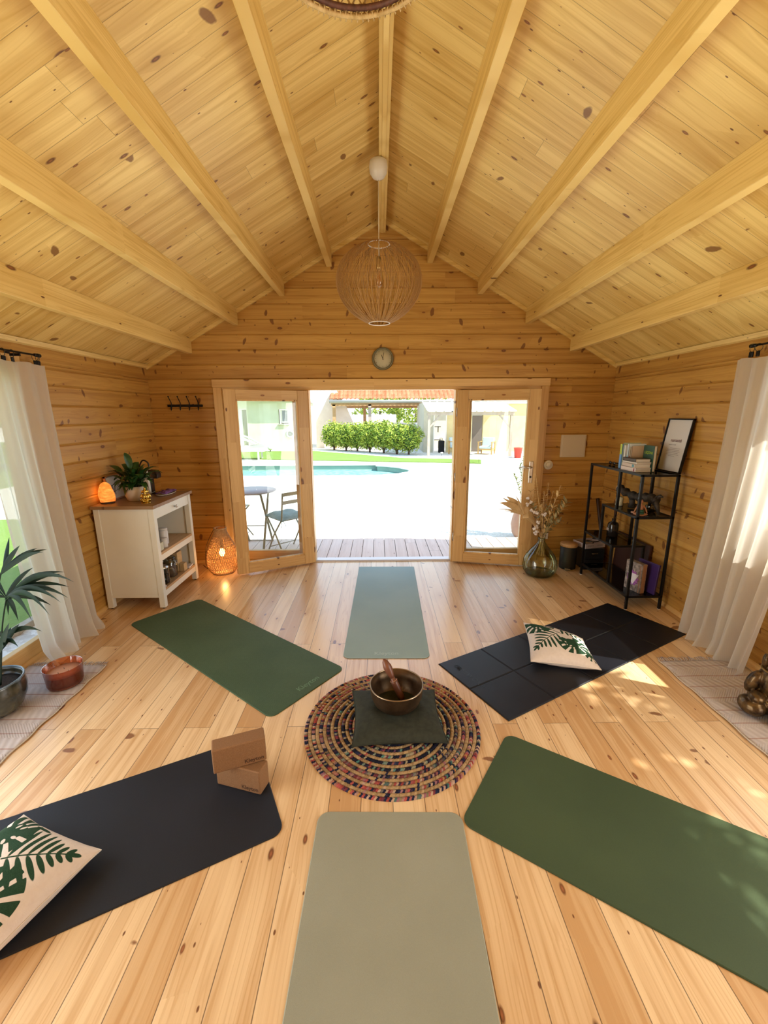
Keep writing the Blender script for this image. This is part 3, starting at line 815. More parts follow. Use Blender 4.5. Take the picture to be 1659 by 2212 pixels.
# ================================================================ candle, rugs, pot with palm
ggl = glassy('amber_glass', (.93, .55, .40), .10, .03, edge=(.75, .30, .18))
cc = Zp(135, 1481, .012); CX, CY = cc.x, cc.y+.03
rt = root('jar_candle', 'large candle in orange-brown glass jar on the left woven rug', 'candle', (CX, CY, .009))
Mw = WM(rt)
MB(Mw).shell([(.0, .0), (.085, .0), (.092, .004), (.098, .02), (.104, .13), (.1065, .131), (.1035, .128), (.094, .02), (.086, .012), (0, .012)], 48).build('glass_jar', ggl, rt)
MB(Mw).lathe([(0, .013), (.092, .013), (.099, .082), (.099, .084), (0, .081)], 40).build('wax', plain('rust_wax', (.20, .055, .035), .5, sss=.0), rt)
for a in (0., 2.1, 4.2):
    q = MB(Mw); q.tube([(.03*math.cos(a), .03*math.sin(a), .082), (.031*math.cos(a), .03*math.sin(a), .094)], .0012, 5); q.build('wick', black_fabric, rt)
MB(Mw).lathe([(.096, .080), (.0985, .083), (.0985, .0855), (.04, .0845), (0, .084)], 40).build('wax_top', plain('pale_wax', (.75, .42, .26), .5), rt)

def woven(name, a, bcol, line):
    t = NT(name); x, y, z = t.obj()
    cell = ((x*420.).sin()*(y*420.).sin())*.5+.5
    band = ((y*9.2+.2).frac()-.5).abs().lt(.035)
    diag = ((x*160.+y*60.).sin()*.5+.5)
    zone = (y*4.6).frac().gt(.5)
    f = (t.mix(zone, t.vec(cell, cell, cell), t.vec(diag, diag, diag)))
    sep = t.n('ShaderNodeSeparateColor'); t.link(f, sep.inputs[0]); fv = S(t.nt, sep.outputs[0])
    n1 = t.noise(t.vec(x, y, z), 30., 3.)
    col = t.mix((fv*.6+n1*.5-.2).clamp(), a, bcol); col = t.mix(band*.8, col, line)
    return t.done(t.bsdf(col, .95, normal=t.bump(fv+n1*.5, .5, .003), spec=.1))
rug_l = woven('woven_cotton_left', (.50, .44, .42), (.62, .56, .54), (.36, .22, .18))
def weave_rug(name, label, x0, x1, y0, y1, wavy, fringe, seed):
    r = random.Random(seed); b = MB(); nx, ny = 16, 60; vs = []
    for j in range(ny+1):
        for i in range(nx+1):
            u, v = i/nx, j/ny; x = x0+(x1-x0)*u; y = y0+(y1-y0)*v
            ex = wavy*.5*math.sin(v*29)*(1 if i in (0, nx) else 0)
            z = .0045 + .0035*max(0, math.sin(v*PI*9.2+math.sin(u*3)*.5))*(.4+.6*abs(2*u-1)) + .0015*math.sin(u*9+v*14)
            vs.append((x+ex, y + .006*math.sin(u*5+seed), max(z, .0032)))
    fs = [(j*(nx+1)+i, j*(nx+1)+i+1, (j+1)*(nx+1)+i+1, (j+1)*(nx+1)+i) for j in range(ny) for i in range(nx)]
    b.add(vs, fs, 0, True); o = b.build(name, rug_l, solid=.003)
    for end, dy in ((y0, -1), (y1, 1)):
        if dy not in fringe: continue
        q = MB(); n = 46
        for i in range(n):
            x = x0+(x1-x0)*(i+.5)/n; p = Vector((x, end, .006)); pts = [p]
            l = .035+.02*r.random(); dx = (r.random()-.5)*.04
            pts += [p + Vector((dx*.5, dy*l*.5, .004)), p + Vector((dx, dy*l, -.003))]
            q.tube(pts, [.003, .0026, .0018], 4)
        q.build('fringe', rug_l, o)
    for x in (x0, x1):
        q = MB(); q.tube([(x+wavy*.5*math.sin(v/60*29), y0+(y1-y0)*v/60, .008) for v in range(61)], .003, 5); q.build('hem', plain('cream_cord', (.62, .54, .44), .9), o)
    tag(o, label, 'rug', 'woven cotton rugs by the side windows'); return o
weave_rug('woven_rug', 'pale grey-pink woven rug by the left window, under the potted palm', -2.385, -1.868, 1.70, 2.625, .010, (1, -1), 3)
weave_rug('woven_rug', 'pale pink woven rug by the right curtain, under the bronze statue', 1.912, 2.44, 1.45, 2.600, .008, (1,), 5)

glaze = noisy('dark_reactive_glaze', (.022, .024, .018), (.085, .085, .055), 9., .22, .05, coat=.6)
PX, PY = -2.205, 2.165
rt = root('potted_palm', 'potted palm in a dark glazed bowl pot by the left window', 'potted plant', (PX, PY, .011))
Mw = WM(rt)
MB(Mw).lathe([(0, 0), (.095, 0), (.125, .03), (.150, .09), (.155, .14), (.149, .185), (.146, .195), (.140, .195), (.138, .18), (.140, .15), (0, .15)], 48).build('pot', glaze, rt)
MB(Mw).lathe([(0, .150), (.10, .158), (.139, .152)], 24).build('soil', noisy('soil', (.02, .014, .01), (.05, .035, .025), 90., .95, .5), rt)
q = MB(Mw); q.tube([(.147*math.cos(a), .147*math.sin(a), .196) for a in [2*PI*k/48 for k in range(48)]], .006, 8, closed=True); q.build('pot_rim', plain('blue_rim', (.10, .15, .20), .15, coat=.8), rt)
palm_leaf = noisy('palm_leaf', (.005, .018, .011), (.012, .036, .020), 12., .5, spec=.3, stretch=(1, 1, 1))
def atd(px, py, d): return Dp(px, py, d)
def frondp(hub_px, hd, tips, stem_from, wdt=.022):
    hub = atd(hub_px[0], hub_px[1], hd); b = MB()
    s0 = Vector((PX+stem_from[0], PY+stem_from[1], .16))
    b.tube(smoothpath([s0, s0*.45+hub*.55+Vector((0, 0, .05)), hub]), [.005]*8+[.004]*9, 6)
    b.build('stem', palm_leaf, rt)
    b = MB()
    for (tx, ty, dd, bend) in tips:
        tip = atd(tx, ty, hd+dd); L = (tip-hub).length
        b.leaf(hub + Vector((R.uniform(-.01, .01), R.uniform(-.01, .01), R.uniform(-.01, .01))), tip, wdt*(.9+.3*R.random())+L*.02, (0, 0, bend*L), 10, 0, .35, side=(tip-hub).cross(F0), pw=.8)
    b.build('frond', palm_leaf, rt)
hd1 = 2.55
frondp((14, 1292), hd1, [(72, 1226, 0, .10), (104, 1237, .10, .12), (140, 1236, .05, .16), (132, 1240, .2, .14), (161, 1258, -.05, .20), (150, 1268, .1, .16),
       (148, 1292, .0, .20), (132, 1302, -.1, .18), (108, 1330, -.15, .22), (111, 1308, .1, .16), (70, 1343, -.1, .25), (40, 1342, .0, .22), (18, 1330, .1, .1),
       (-60, 1220, .1, .2), (-90, 1270, .1, .2), (-80, 1330, 0, .2)], (.03, .02), .026)
frondp((2, 1238), 2.45, [(43, 1178, 0, .06), (81, 1184, .05, .1), (102, 1187, .1, .12), (95, 1192, .0, .12), (60, 1205, .0, .1), (-40, 1160, .0, .1), (-60, 1200, .0, .1), (20, 1160, .1, .05)], (-.02, .0), .024)
frondp((8, 1384), 2.42, [(91, 1364, .05, .22), (40, 1398, -.05, .2), (42, 1348, 0, .06), (24, 1355, .05, .05), (5, 1408, -.1, .2), (-50, 1350, 0, .1)], (.05, -.02), .026)
frondp((-8, 1420), 2.35, [(20, 1345, 0, .05), (42, 1352, .1, .08), (-40, 1380, .1, .1)], (-.04, -.03), .03)

# ---------------------------------------------------------------- bronze statue on the right rug
br = noisy('patinated_bronze', (.035, .020, .012), (.16, .095, .035), 26., .35, .25, metal=.6)
SX, SY = 2.215, 2.075
rt = root('seated_statue', 'dark bronze seated statue on the right woven rug, cut by the frame', 'statue', (SX, SY, .010), -.6)
b = MB(WM(rt))
b.ball((0, 0, .075), (.12, .11, .085), 20)
b.ball((-.105, -.085, .055), (.058, .075, .052), 16, rot=(0, 0, .6)); b.ball((.02, -.135, .048), (.055, .060, .047), 16)
b.ball((.11, -.07, .055), (.055, .075, .052), 16)
b.ball((0, .0, .19), (.095, .085, .10), 18); b.ball((0, -.045, .17), (.075, .065, .07), 16)
b.ball((-.105, -.02, .17), (.035, .035, .075), 12, rot=(0, .3, 0)); b.ball((.105, -.02, .17), (.035, .035, .075), 12)
b.ball((-.09, -.09, .115), (.04, .05, .03), 12); b.ball((.08, -.10, .12), (.04, .05, .03), 12)
b.ball((0, -.01, .305), (.062, .062, .068), 16); b.ball((-.07, 0, .30), (.016, .03, .045), 10); b.ball((.07, 0, .30), (.016, .03, .045), 10)
b.ball((0, .0, .375), (.035, .035, .03), 10); b.ball((0, -.068, .295), (.016, .018, .018), 8)
b.build('statue_body', br, rt, remesh=.0045, it=2)
for r0, z, tl in ((.082, .262, 0.), (.1, .115, .2)):
    q = MB(WM(rt)); q.tube([(r0*math.cos(a), r0*math.sin(a)*.95-.01, z+tl*.1*math.sin(a)) for a in [2*PI*k/32 for k in range(32)]], .006, 6, closed=True)
    q.build('bead_collar', plain('worn_gold', (.30, .20, .07), .35, .8), rt)

# ================================================================ curtains
linen = sheer('sheer_linen', (.86, .83, .76), .55, .22)
def curtain(label, pts_top, pts_bot, xw, s, folds, seed, puddle):
    """pts_top=(yA,yB,z) pts_bot=(yA,yB): gathered sheer hanging from a rod in front of wall xw; s=+1 room side"""
    r = random.Random(seed); rt = root('curtain', label, 'curtain', (xw, (pts_bot[0]+pts_bot[1])/2, 0), 0, 'sheer linen curtains')
    nu, nv = 150, 60; b = MB(); vs = []
    ph = [r.uniform(0, 6) for _ in range(4)]
    for j in range(nv+1):
        v = j/nv; vv = v**1.25
        for i in range(nu+1):
            u = i/nu
            y = (pts_top[0]+(pts_top[1]-pts_top[0])*u)*(1-vv) + (pts_bot[0]+(pts_bot[1]-pts_bot[0])*u)*vv
            amp = .014+.040*v
            x = xw + s*(.02+.06*v**1.5) + s*amp*(math.sin(u*2*PI*folds+ph[0]+v*.7)*.7 + math.sin(u*2*PI*folds*.47+ph[1]+v*1.6)*.45 + .18*math.sin(u*2*PI*folds*2.3+ph[2]))
            z = pts_top[2]*(1-v) + .015*v
            if v > .955:
                k = (v-.955)/.045; x += s*puddle*k*(.5+.5*math.sin(u*7+ph[3])); z = max(.015+.012*(1-k)*abs(math.sin(u*11)), z)
            if v < .06: z += .006*math.cos(u*2*PI*folds*.5)
            y += .010*math.sin(v*6+u*9)*v
            vs.append((x, y, z))
    b.add(vs, [(j*(nu+1)+i, j*(nu+1)+i+1, (j+1)*(nu+1)+i+1, (j+1)*(nu+1)+i) for j in range(nv) for i in range(nu)], 0, True)
    b.build('curtain_panel', linen, rt)
    return rt
cl = curtain('sheer white curtain drawn back beside the left window, near the cabinet', (2.50, 3.16, 2.005), (2.60, 3.20), XL+.082, 1, 5.5, 4, .05)
crt = curtain('sheer white curtain at the right edge, behind the bronze statue', (2.22, 2.985, 2.005), (2.41, 3.02), XR-.095, -1, 6.5, 8, .03)
def rod(label, xw, y0, y1, z, s, cur, ys):
    rt = root('curtain_rod', label, 'curtain rod', (xw, y1, z), 0)
    b = MB(); b.tube([(xw, y0, z), (xw, y1-.02, z)], .0065, 10); b.build('rod_bar', black_metal, rt)
    b = MB(); b.tube([(xw, y1-.05, z), (xw, y1-.02, z), (xw, y1, z)], [.009, .013, .013], 12); b.build('finial', black_metal, rt)
    for yb in (y1-.17, y0+.15):
        b = MB(); b.box(min(xw, xw-s*.08), max(xw, xw-s*.08), yb-.006, yb+.006, z-.022, z-.006); b.box(min(xw-s*.078, xw-s*.084), max(xw-s*.078, xw-s*.084), yb-.02, yb+.02, z-.05, z+.02)
        b.build('rod_bracket', black_metal, rt)
    for i, yy in enumerate(ys):
        b = MB(); r_ = .024; a0 = R.uniform(-.5, .5)
        b.tube([(xw + r_*math.sin(a)*math.cos(a0)*.9, yy + r_*math.sin(a)*math.sin(a0), z-.0155+r_*math.cos(a)) for a in [2*PI*k/20 for k in range(20)]], .0018, 5, closed=True)
        b.build('curtain_ring', dark_steel, cur)
        b = MB(); b.obox((xw, yy, z-.054), (.014, .026, .036), (R.uniform(-.3, .3), 0, R.uniform(-.4, .4))); b.build('curtain_clip', black_metal, cur, bevel=.004)
rod('black curtain rod above the left window', XL+.084, .85, 3.135, 2.068, 1, cl, (2.55, 2.70, 2.83, 2.90, 3.09, 3.11))
rod('black curtain rod above the right window', XR-.084, .85, 2.925, 2.085, -1, crt, (2.26, 2.45, 2.62, 2.75, 2.86, 2.91))
# ================================================================ white cabinet
oak_top = wood('oiled_oak_top', (.34, .20, .10), (.24, .13, .06), (.1, .05, .03), 0, 1, .7, off=.1, L=2., rough=.4, kth=.9, tone=.1, seed=60)
oak_light = wood('oak_shelf', (.52, .33, .17), (.40, .24, .11), (.1, .05, .03), 1, 0, .7, off=.1, L=2., rough=.4, kth=.9, tone=.1, seed=61)
cx0, cx1, cy0, cy1 = -2.388, -1.888, 3.498, 4.212
rt = root('cabinet', 'white painted cabinet with brown top, one drawer and two open shelves, in the left corner', 'cabinet', ((cx0+cx1)/2, (cy0+cy1)/2, 0))
ZT, Zt0 = .930, .902
b = MB(); b.box(cx0-.012, cx1+.014, cy0-.018, cy1+.018, Zt0, ZT); part(b.build('worktop', oak_top, rt, bevel=.002), 'dark oiled wooden worktop')
lg = .048
for x in (cx0, cx1-lg):
    for y in (cy0, cy1-lg):
        b = MB(); b.box(x, x+lg, y, y+lg, .012, Zt0-.001); b.build('leg', white_paint, rt, bevel=.0025)
        b = MB(); b.tube([(x+lg/2, y+lg/2, .0), (x+lg/2, y+lg/2, .012)], .012, 10); b.build('foot', black_metal, rt)
for y, n in ((cy0+.006, 1), (cy1-.026, -1)):
    b = MB(); b.box(cx0+lg, cx1-lg, y, y+.020, .105, Zt0-.001); b.box(cx0+.012, cx1-.006, y-.004*n+(.0 if n > 0 else .02), y+.001*n+(.0 if n > 0 else .02), .105, .13)
    b.build('side_panel', white_paint, rt, bevel=.0015)
b = MB(); b.box(cx0+.004, cx0+.014, cy0+lg, cy1-lg, .10, Zt0-.001); b.build('back_panel', white_paint, rt)
for zf, nm in ((.505, 'shelf'), (.178, 'shelf')):
    b = MB(); b.box(cx0+.015, cx1-.002, cy0+lg+.001, cy1-lg-.001, zf-.022, zf); part(b.build('shelf', oak_light, rt, bevel=.001), 'oak-brown shelf board')
    b = MB(); b.box(cx1-.022, cx1-.003, cy0+lg, cy1-lg, zf-.075, zf-.0225); b.build('apron', white_paint, rt, bevel=.001)
b = MB(); b.box(cx0+.02, cx1-.004, cy0+lg+.003, cy1-lg-.003, .806, .897); dr = b.build('drawer', white_paint, rt, bevel=.0015)
b = MB(); b.M = frame((cx1-.004, 3.872, .848), (0, 1, 0), (0, 0, 1)); b.lathe([(.006, 0), (.005, .012), (.013, .020), (.014, .026), (.008, .031), (0, .032)], 16)
b.build('knob', silver_m, dr)

# ---------------------------------------------------------------- things on the worktop
t = NT('himalayan_salt'); x, y, z = t.obj(); n1 = t.noise(t.vec(x, y, z*2.2), 22., 5., .65)
cS = t.ramp(n1, [(.3, (.85, .16, .02)), (.5, (1., .30, .045)), (.7, (1., .46, .10))])
salt_m = t.done(t.bsdf(cS, .6, normal=t.bump(n1, .6, .01), emit=cS, estr=.85))
def on(px, py): return Zp(px, py, ZT)
p = Vector((-2.335, 3.625, ZT))
rt = root('salt_lamp', 'glowing orange salt rock lamp at the window end of the cabinet top', 'lamp', tuple(p))
b = MB(WM(rt)); rs = random.Random(3); vs = []; n, hh = 18, 10
for j in range(hh+1):
    f = j/hh; z = .014+.165*f; rad = .060*(.88+.16*math.sin(PI*min(1., f*1.5)))*(1-.12*f)*(1 if f < .55 else math.sqrt(max(0, 1-((f-.55)/.47)**2)))
    if f == 0: rad = .054
    for k in range(n):
        a = 2*PI*k/n; vs.append((rad*math.cos(a)*(1+.10*math.sin(a*3+f*4)+.05*rs.random()), rad*math.sin(a)*(1+.08*math.cos(a*2+f*5)+.05*rs.random()), z+.004*rs.random()))
b.add(vs, [(j*n+k, j*n+(k+1) % n, (j+1)*n+(k+1) % n, (j+1)*n+k) for j in range(hh) for k in range(n)] + [tuple(range(n))[::-1], tuple(hh*n+k for k in range(n))], 0, True)
b.build('salt_rock', salt_m, rt)
MB(WM(rt)).lathe([(.052, 0), (.054, .004), (.050, .016), (0, .016)], 24).build('lamp_base', plain('dark_wood', (.06, .03, .018), .5), rt)
point('salt_glow', (p.x-.035, p.y-.02, p.z+.10), SALT, (1., .36, .09), .05)

# leaning framed picture behind
o = root('picture_frame', 'small white-mounted picture in orange-brown frame leaning on the wall behind the salt lamp', 'picture', (-2.372, 3.800, ZT))
b = MB(); M_ = frame((-2.352, 3.81, ZT+.002), (0, 1, 0), (-.16, 0, 1)); b.M = M_
for a in ((-.115, .115, 0, .012), (-.115, .115, .203, .215), (-.115, -.103, 0, .215), (.103, .115, 0, .215)): b.box(a[0], a[1], a[2], a[3], -.008, .010)
b.build('frame_border', plain('orange_frame', (.36, .16, .07), .5), o)
b = MB(M_); b.box(-.103, .103, .012, .203, -.006, .002); b.build('mount', plain('pale_print', (.62, .60, .56), .6), o)
b = MB(M_)
for i in range(9): b.tube([(-.06+.13*R.random(), .04+.13*R.random(), .003), (-.06+.13*R.random(), .04+.13*R.random(), .003)], .0022, 4)
b.build('print_motif', plain('print_ink', (.10, .09, .08), .7), o)

# peace lily
pp = Vector((-2.150, 3.745, ZT))
rt = root('peace_lily', 'leafy dark green peace lily in cream pot on the cabinet', 'potted plant', tuple(pp))
MB(WM(rt)).lathe([(0, 0), (.062, 0), (.072, .008), (.086, .05), (.088, .09), (.082, .128), (.076, .128), (.078, .10), (0, .10)], 40).build('pot', plain('cream_ceramic', (.62, .54, .46), .45), rt)
lily = noisy('lily_leaf', (.012, .045, .010), (.035, .11, .022), 20., .35)
c0 = pp + Vector((0, 0, .115))
tips = [((228, 1008), 0), ((233, 1021), .05), ((226, 1036), -.05), ((268, 978), 0), ((240, 1053), -.1), ((262, 1003), .1), ((287, 1000), .05), ((298, 998), .1), ((318, 1005), .1), ((330, 1012), .05),
        ((352, 1022), .0), ((342, 1010), .15), ((331, 1045), -.1), ((318, 1060), -.12), ((245, 1040), .1), ((272, 1020), -.15), ((300, 1030), -.18), ((285, 1060), -.2), ((255, 1062), -.1), ((270, 1072), -.15), ((310, 1048), .15), ((295, 1015), -.1), ((262, 1038), -.2), ((325, 1030), -.05)]
d0 = (c0-Vector((0, 0, CH))).dot(F0)
b = MB(); st = MB()
for (a, dd) in tips:
    tp = Dp(a[0], a[1], d0+dd*.5+R.uniform(-.05, .05)); v = tp-c0; bs = c0 + v*.38 + Vector((0, 0, .03))
    st.tube([c0 + Vector((R.uniform(-.02, .02), R.uniform(-.02, .02), -.01)), c0+v*.2+Vector((0, 0, .03)), bs], .002, 5)
    b.leaf(bs, tp, .056+.018*R.random(), (0, 0, .035), 7, 0, .3, pw=.75)
for k in range(46):
    a = R.uniform(0, 2*PI); l = R.uniform(.09, .22); v = Vector((math.cos(a)*l*.75, math.sin(a)*l, R.uniform(-.03, .16)))
    b.leaf(c0+v*.3+Vector((0, 0, .03)), c0+v, .058, (0, 0, .03), 6, 0, .3, pw=.75)
b.build('foliage', lily, rt); st.build('stems', lily, rt)

gold = noisy('polished_gold', (.42, .27, .05), (.70, .50, .13), 60., .18, .1, metal=1.)
gp = Vector((-2.005, 3.625, ZT))
rt = root('gold_figurine', 'small shiny gold seated figurine at the front corner of the cabinet top', 'figurine', tuple(gp), .4)
b = MB(WM(rt)); b.ball((0, 0, .018), (.042, .040, .018), 16); b.ball((0, 0, .052), (.030, .027, .032), 16); b.ball((-.022, -.014, .030), (.02, .022, .014), 12); b.ball((.022, -.014, .030), (.02, .022, .014), 12)
b.ball((0, -.002, .098), (.020, .019, .021), 14); b.ball((0, 0, .122), (.010, .010, .014), 10); b.ball((-.023, 0, .097), (.007, .01, .015), 8); b.ball((.023, 0, .097), (.007, .01, .015), 8)
b.ball((-.032, 0, .062), (.009, .009, .022), 10, rot=(0, .4, 0)); b.ball((.032, 0, .062), (.009, .009, .022), 10, rot=(0, -.4, 0)); b.ball((.0, -.028, .082), (.006, .008, .02), 8)
b.build('figurine_body', gold, rt, remesh=.0022, it=2)
MB(WM(rt)).lathe([(.038, 0), (.040, .003), (.036, .008), (0, .008)], 24).build('plinth', gold, rt)

# coffee machine
rt = root('coffee_machine', 'cream and black capsule coffee machine behind the peace lily', 'coffee machine', (-2.215, 4.07, ZT))
Mw = WM(rt); cream_pl = plain('cream_plastic', (.72, .68, .58), .3); blk_pl = plain('gloss_black', (.012, .012, .014), .2)
b = MB(Mw)
b.prism([(-.045, 0), (.045, 0), (.050, .03), (.046, .16), (.040, .235), (-.030, .240), (-.046, .20)], -.06, .035, 1)
b.build('body', cream_pl, rt, bevel=.012, seg=3)
b = MB(Mw); b.prism([(.044, .155), (.125, .150), (.130, .19), (.115, .225), (.040, .235)], -.05, .025, 1); b.build('brew_head', blk_pl, rt, bevel=.008)
b = MB(Mw); b.box(.05, .056, -.04, .02, .02, .145); b.box(.056, .10, -.045, .025, .006, .016); b.build('drip_tray', blk_pl, rt, bevel=.003)
b = MB(Mw); b.tube(smoothpath([(-.045, -.01, .20), (-.050, -.01, .26), (-.015, -.01, .318), (.03, -.01, .30), (.042, -.01, .245)]), .007, 8); b.build('lever_arm', blk_pl, rt)
b = MB(Mw); b.M = Mw @ Matrix.Translation((-.075, 0, 0)); b.lathe([(0, .001), (.045, .001), (.050, .02), (.052, .19), (.046, .2), (0, .2)], 28); b.build('water_tank', plain('smoked_tank', (.02, .025, .035), .15), rt)

rt = root('tray', 'pale oval tray on the cabinet under a folded purple cloth', 'tray', (-2.035, 4.04, ZT))
MB(WM(rt)).lathe([(0, .001), (.055, .001), (.068, .006), (.073, .014), (.070, .015), (.063, .008), (0, .006)], 40, sx=1., sy=1.9).build('tray_dish', plain('pale_ceramic', (.60, .55, .48), .3), rt)
b = MB(); vs = []; n = 16
for j in range(n+1):
    for i in range(n+1):
        u, v = i/n, j/n; x = -2.035+(u-.5)*.10*(1-.2*v); y = 4.055+(v-.5)*.24
        vs.append((x, y, ZT+.016+.022*math.sin(PI*u)**.5*(1+.35*math.sin(v*17+u*6))*(math.sin(PI*min(1, v*.9+.08)))**.5))
b.add(vs, [(j*(n+1)+i, j*(n+1)+i+1, (j+1)*(n+1)+i+1, (j+1)*(n+1)+i) for j in range(n) for i in range(n)], 0, True)
o = b.build('folded_cloth', noisy('purple_cloth', (.06, .02, .09), (.26, .10, .34), 30., .8), solid=.004)
tag(o, 'crumpled purple cloth lying on the oval tray beside the coffee machine', 'cloth')

# ---------------------------------------------------------------- on the shelves of the cabinet
clear = glassy('clear_glass', (.86, .88, .86), .12, .02, edge=(.35, .36, .34)); frost = plain('milky_glass', (.66, .64, .63), .25)
Z1, Z2 = .506, .179
def jar(label, x, y, z, r, h, lid, m=None, grp=None, body='jar', cont=None):
    rt = root(body, label, 'jar', (x, y, z), 0, grp)
    MB(WM(rt)).shell([(0, .001), (r*.92, .001), (r, .006), (r, h*.8), (r*.86, h*.86), (r*.86, h*.9)], 24).build('jar_body', m or clear, rt)
    if cont: MB(WM(rt)).lathe([(0, .003), (r*.93, .003), (r*.93, h*.55), (0, h*.56)], 20).build('contents', cont, rt)
    if lid: MB(WM(rt)).lathe([(0, h*.88), (r*.95, h*.88), (r*.95, h), (r*.9, h*1.01), (0, h*1.01)], 24).build('lid', lid, rt)
    return rt
jar('tall white lidded jar on the upper shelf of the cabinet', -1.985, 3.80, Z1, .040, .150, frost, frost)
jar('short milky glass jar in front of the tall white jar, upper shelf', -1.935, 3.70, Z1, .030, .085, frost, frost)
jar('clear glass jar with metal lid behind the small milky jar, upper shelf', -2.02, 3.68, Z1, .036, .11, silver_m, clear, cont=plain('white_contents', (.6, .58, .55), .8))
b = MB(); b.box(-1.985, -1.91, 3.565, 3.640, Z1+.0005, Z1+.070); o = b.build('small_box', plain('cream_card', (.58, .56, .42), .7), bevel=.002); tag(o, 'small cream box at the near end of the upper cabinet shelf', 'box')
b = MB(); b.obox((-2.10, 3.80, Z1+.085), (.10, .16, .168), (0, 0, .2)); o = b.build('coffee_packet', plain('grey_packet', (.20, .20, .19), .5), bevel=.01); tag(o, 'grey packet standing behind the white jars on the upper cabinet shelf', 'packet')
b = MB(); b.obox((-2.362, 4.03, Z1+.055), (.012, .03, .045), (0, 0, 0)); b.tube([(-2.368, 4.03, Z1+.055), (-2.372, 4.03, Z1+.055)], .006, 8)
b.tube(smoothpath([(-2.362, 4.03, Z1+.04), (-2.355, 4.04, Z1+.015), (-2.33, 4.06, Z1+.003)]), .003, 5)
o = b.build('power_plug', blk_pl); tag(o, 'small black plug on the back panel above the upper cabinet shelf', 'plug')
# lower shelf: french press, clip jar, wooden box, booklet
rt = root('french_press', 'glass french press with metal lid and plunger, lower cabinet shelf', 'french press', (-1.955, 3.655, Z2))
Mw = WM(rt)
MB(Mw).shell([(0, .006), (.046, .006), (.048, .012), (.048, .145), (.050, .15)], 28).build('glass_beaker', clear, rt)
MB(Mw).lathe([(0, .003), (.044, .003), (.045, .075), (0, .076)], 24).build('coffee', plain('black_coffee', (.02, .012, .008), .2), rt)
MB(Mw).lathe([(.051, .146), (.052, .156), (.030, .170), (.006, .172), (.005, .195), (.011, .199), (.012, .207), (0, .214)], 24).build('plunger_lid', silver_m, rt)
b = MB(Mw)
for a in (0.3, 1.87, 3.44, 5.01): b.beam((.049*math.cos(a), .049*math.sin(a), .0005), (.049*math.cos(a), .049*math.sin(a), .15), .009, .002, up=(math.cos(a), math.sin(a), 0))
b.build('metal_cage', silver_m, rt)
b = MB(Mw); b.tube(smoothpath([(.048, .012, .130), (.078, .03, .125), (.086, .035, .08), (.070, .028, .04), (.048, .014, .035)]), .006, 8); b.build('handle', clear, rt)
rt = jar('large clear clip-top jar of brown contents, middle of lower cabinet shelf', -1.985, 3.845, Z2, .062, .185, None, clear, cont=plain('brown_contents', (.16, .09, .055), .8), body='clip_jar')
MB(WM(rt)).lathe([(0, .163), (.058, .163), (.058, .178), (.045, .187), (0, .188)], 28).build('lid', clear, rt)
b = MB(WM(rt)); b.tube([(.058, -.02, .15), (.070, -.012, .13), (.072, .0, .12), (.070, .012, .13), (.058, .02, .15)], .0022, 5); b.build('wire_clip', silver_m, rt)
b = MB(); b.box(-2.10, -1.955, 3.945, 4.040, Z2+.0005, Z2+.190); o = b.build('wooden_box', noisy('kraft_wood', (.42, .29, .14), (.50, .36, .19), 10., .7, stretch=(1, 1, 6)), bevel=.003); tag(o, 'tall tan wooden box at the far side of the lower cabinet shelf', 'box')
b = MB(); b.box(-1.950, -1.905, 3.955, 4.02, Z2+.0005, Z2+.075); o = b.build('wooden_box', noisy('kraft_wood_b', (.45, .32, .16), (.52, .38, .2), 10., .7), bevel=.002); tag(o, 'small tan wooden block in front of the tall tan box', 'box')
b = MB(); b.obox((-1.945, 4.085, Z2+.008), (.10, .11, .015), (0, 0, .1)); o = b.build('booklet', plain('white_booklet', (.66, .64, .66), .6), bevel=.001); tag(o, 'white booklet lying at the far end of the lower cabinet shelf', 'booklet')
b = MB(); b.obox((-1.955, 3.555, Z2+.006), (.12, .012, .011), (0, 0, -.1)); b.obox((-1.955, 3.575, Z2+.006), (.12, .012, .011), (0, 0, -.1)); 
o = b.build('chopsticks', plain('white_sticks', (.62, .58, .62), .5)); tag(o, 'pair of pale sticks lying at the near end of the lower cabinet shelf', 'sticks')

# ================================================================ black metal shelf unit
sx0, sx1, sy0, sy1, sh = 2.120, 2.432, 3.385, 4.240, 1.178
rt = root('shelf_unit', 'black metal open shelf unit with stepped smoked-glass shelves', 'shelf unit', ((sx0+sx1)/2, (sy0+sy1)/2, 0)); SU = rt
q_ = .020
smoke = glassy('smoked_glass', (.16, .15, .14), .22, .02)
for x in (sx0, sx1-q_):
    for y in (sy0, sy1-q_):
        b = MB(); b.box(x, x+q_, y, y+q_, .006, sh); b.build('post', black_metal, rt, bevel=.001)
        b = MB(); b.box(x+.002, x+q_-.002, y+.002, y+q_-.002, 0, .006); b.build('foot', white_plastic, rt)
ym = 3.700
def shelfl(y0, y1, z):
    b = MB(); b.box(sx0, sx0+q_, y0, y1, z-.018, z); b.box(sx1-q_, sx1, y0, y1, z-.018, z); b.box(sx0+q_, sx1-q_, y0, y0+q_, z-.018, z); b.box(sx0+q_, sx1-q_, y1-q_, y1, z-.018, z)
    b.build('shelf_frame', black_metal, rt)
    b = MB(); b.box(sx0+q_, sx1-q_, y0+q_, y1-q_, z-.007, z-.001); b.build('glass_shelf', smoke, rt)
ZS = [.128, .482, .826, 1.178]
shelfl(sy0, sy1, ZS[3]); shelfl(sy0, 3.945, ZS[2]); shelfl(ym, sy1, ZS[1]); shelfl(sy0, sy1, ZS[0])
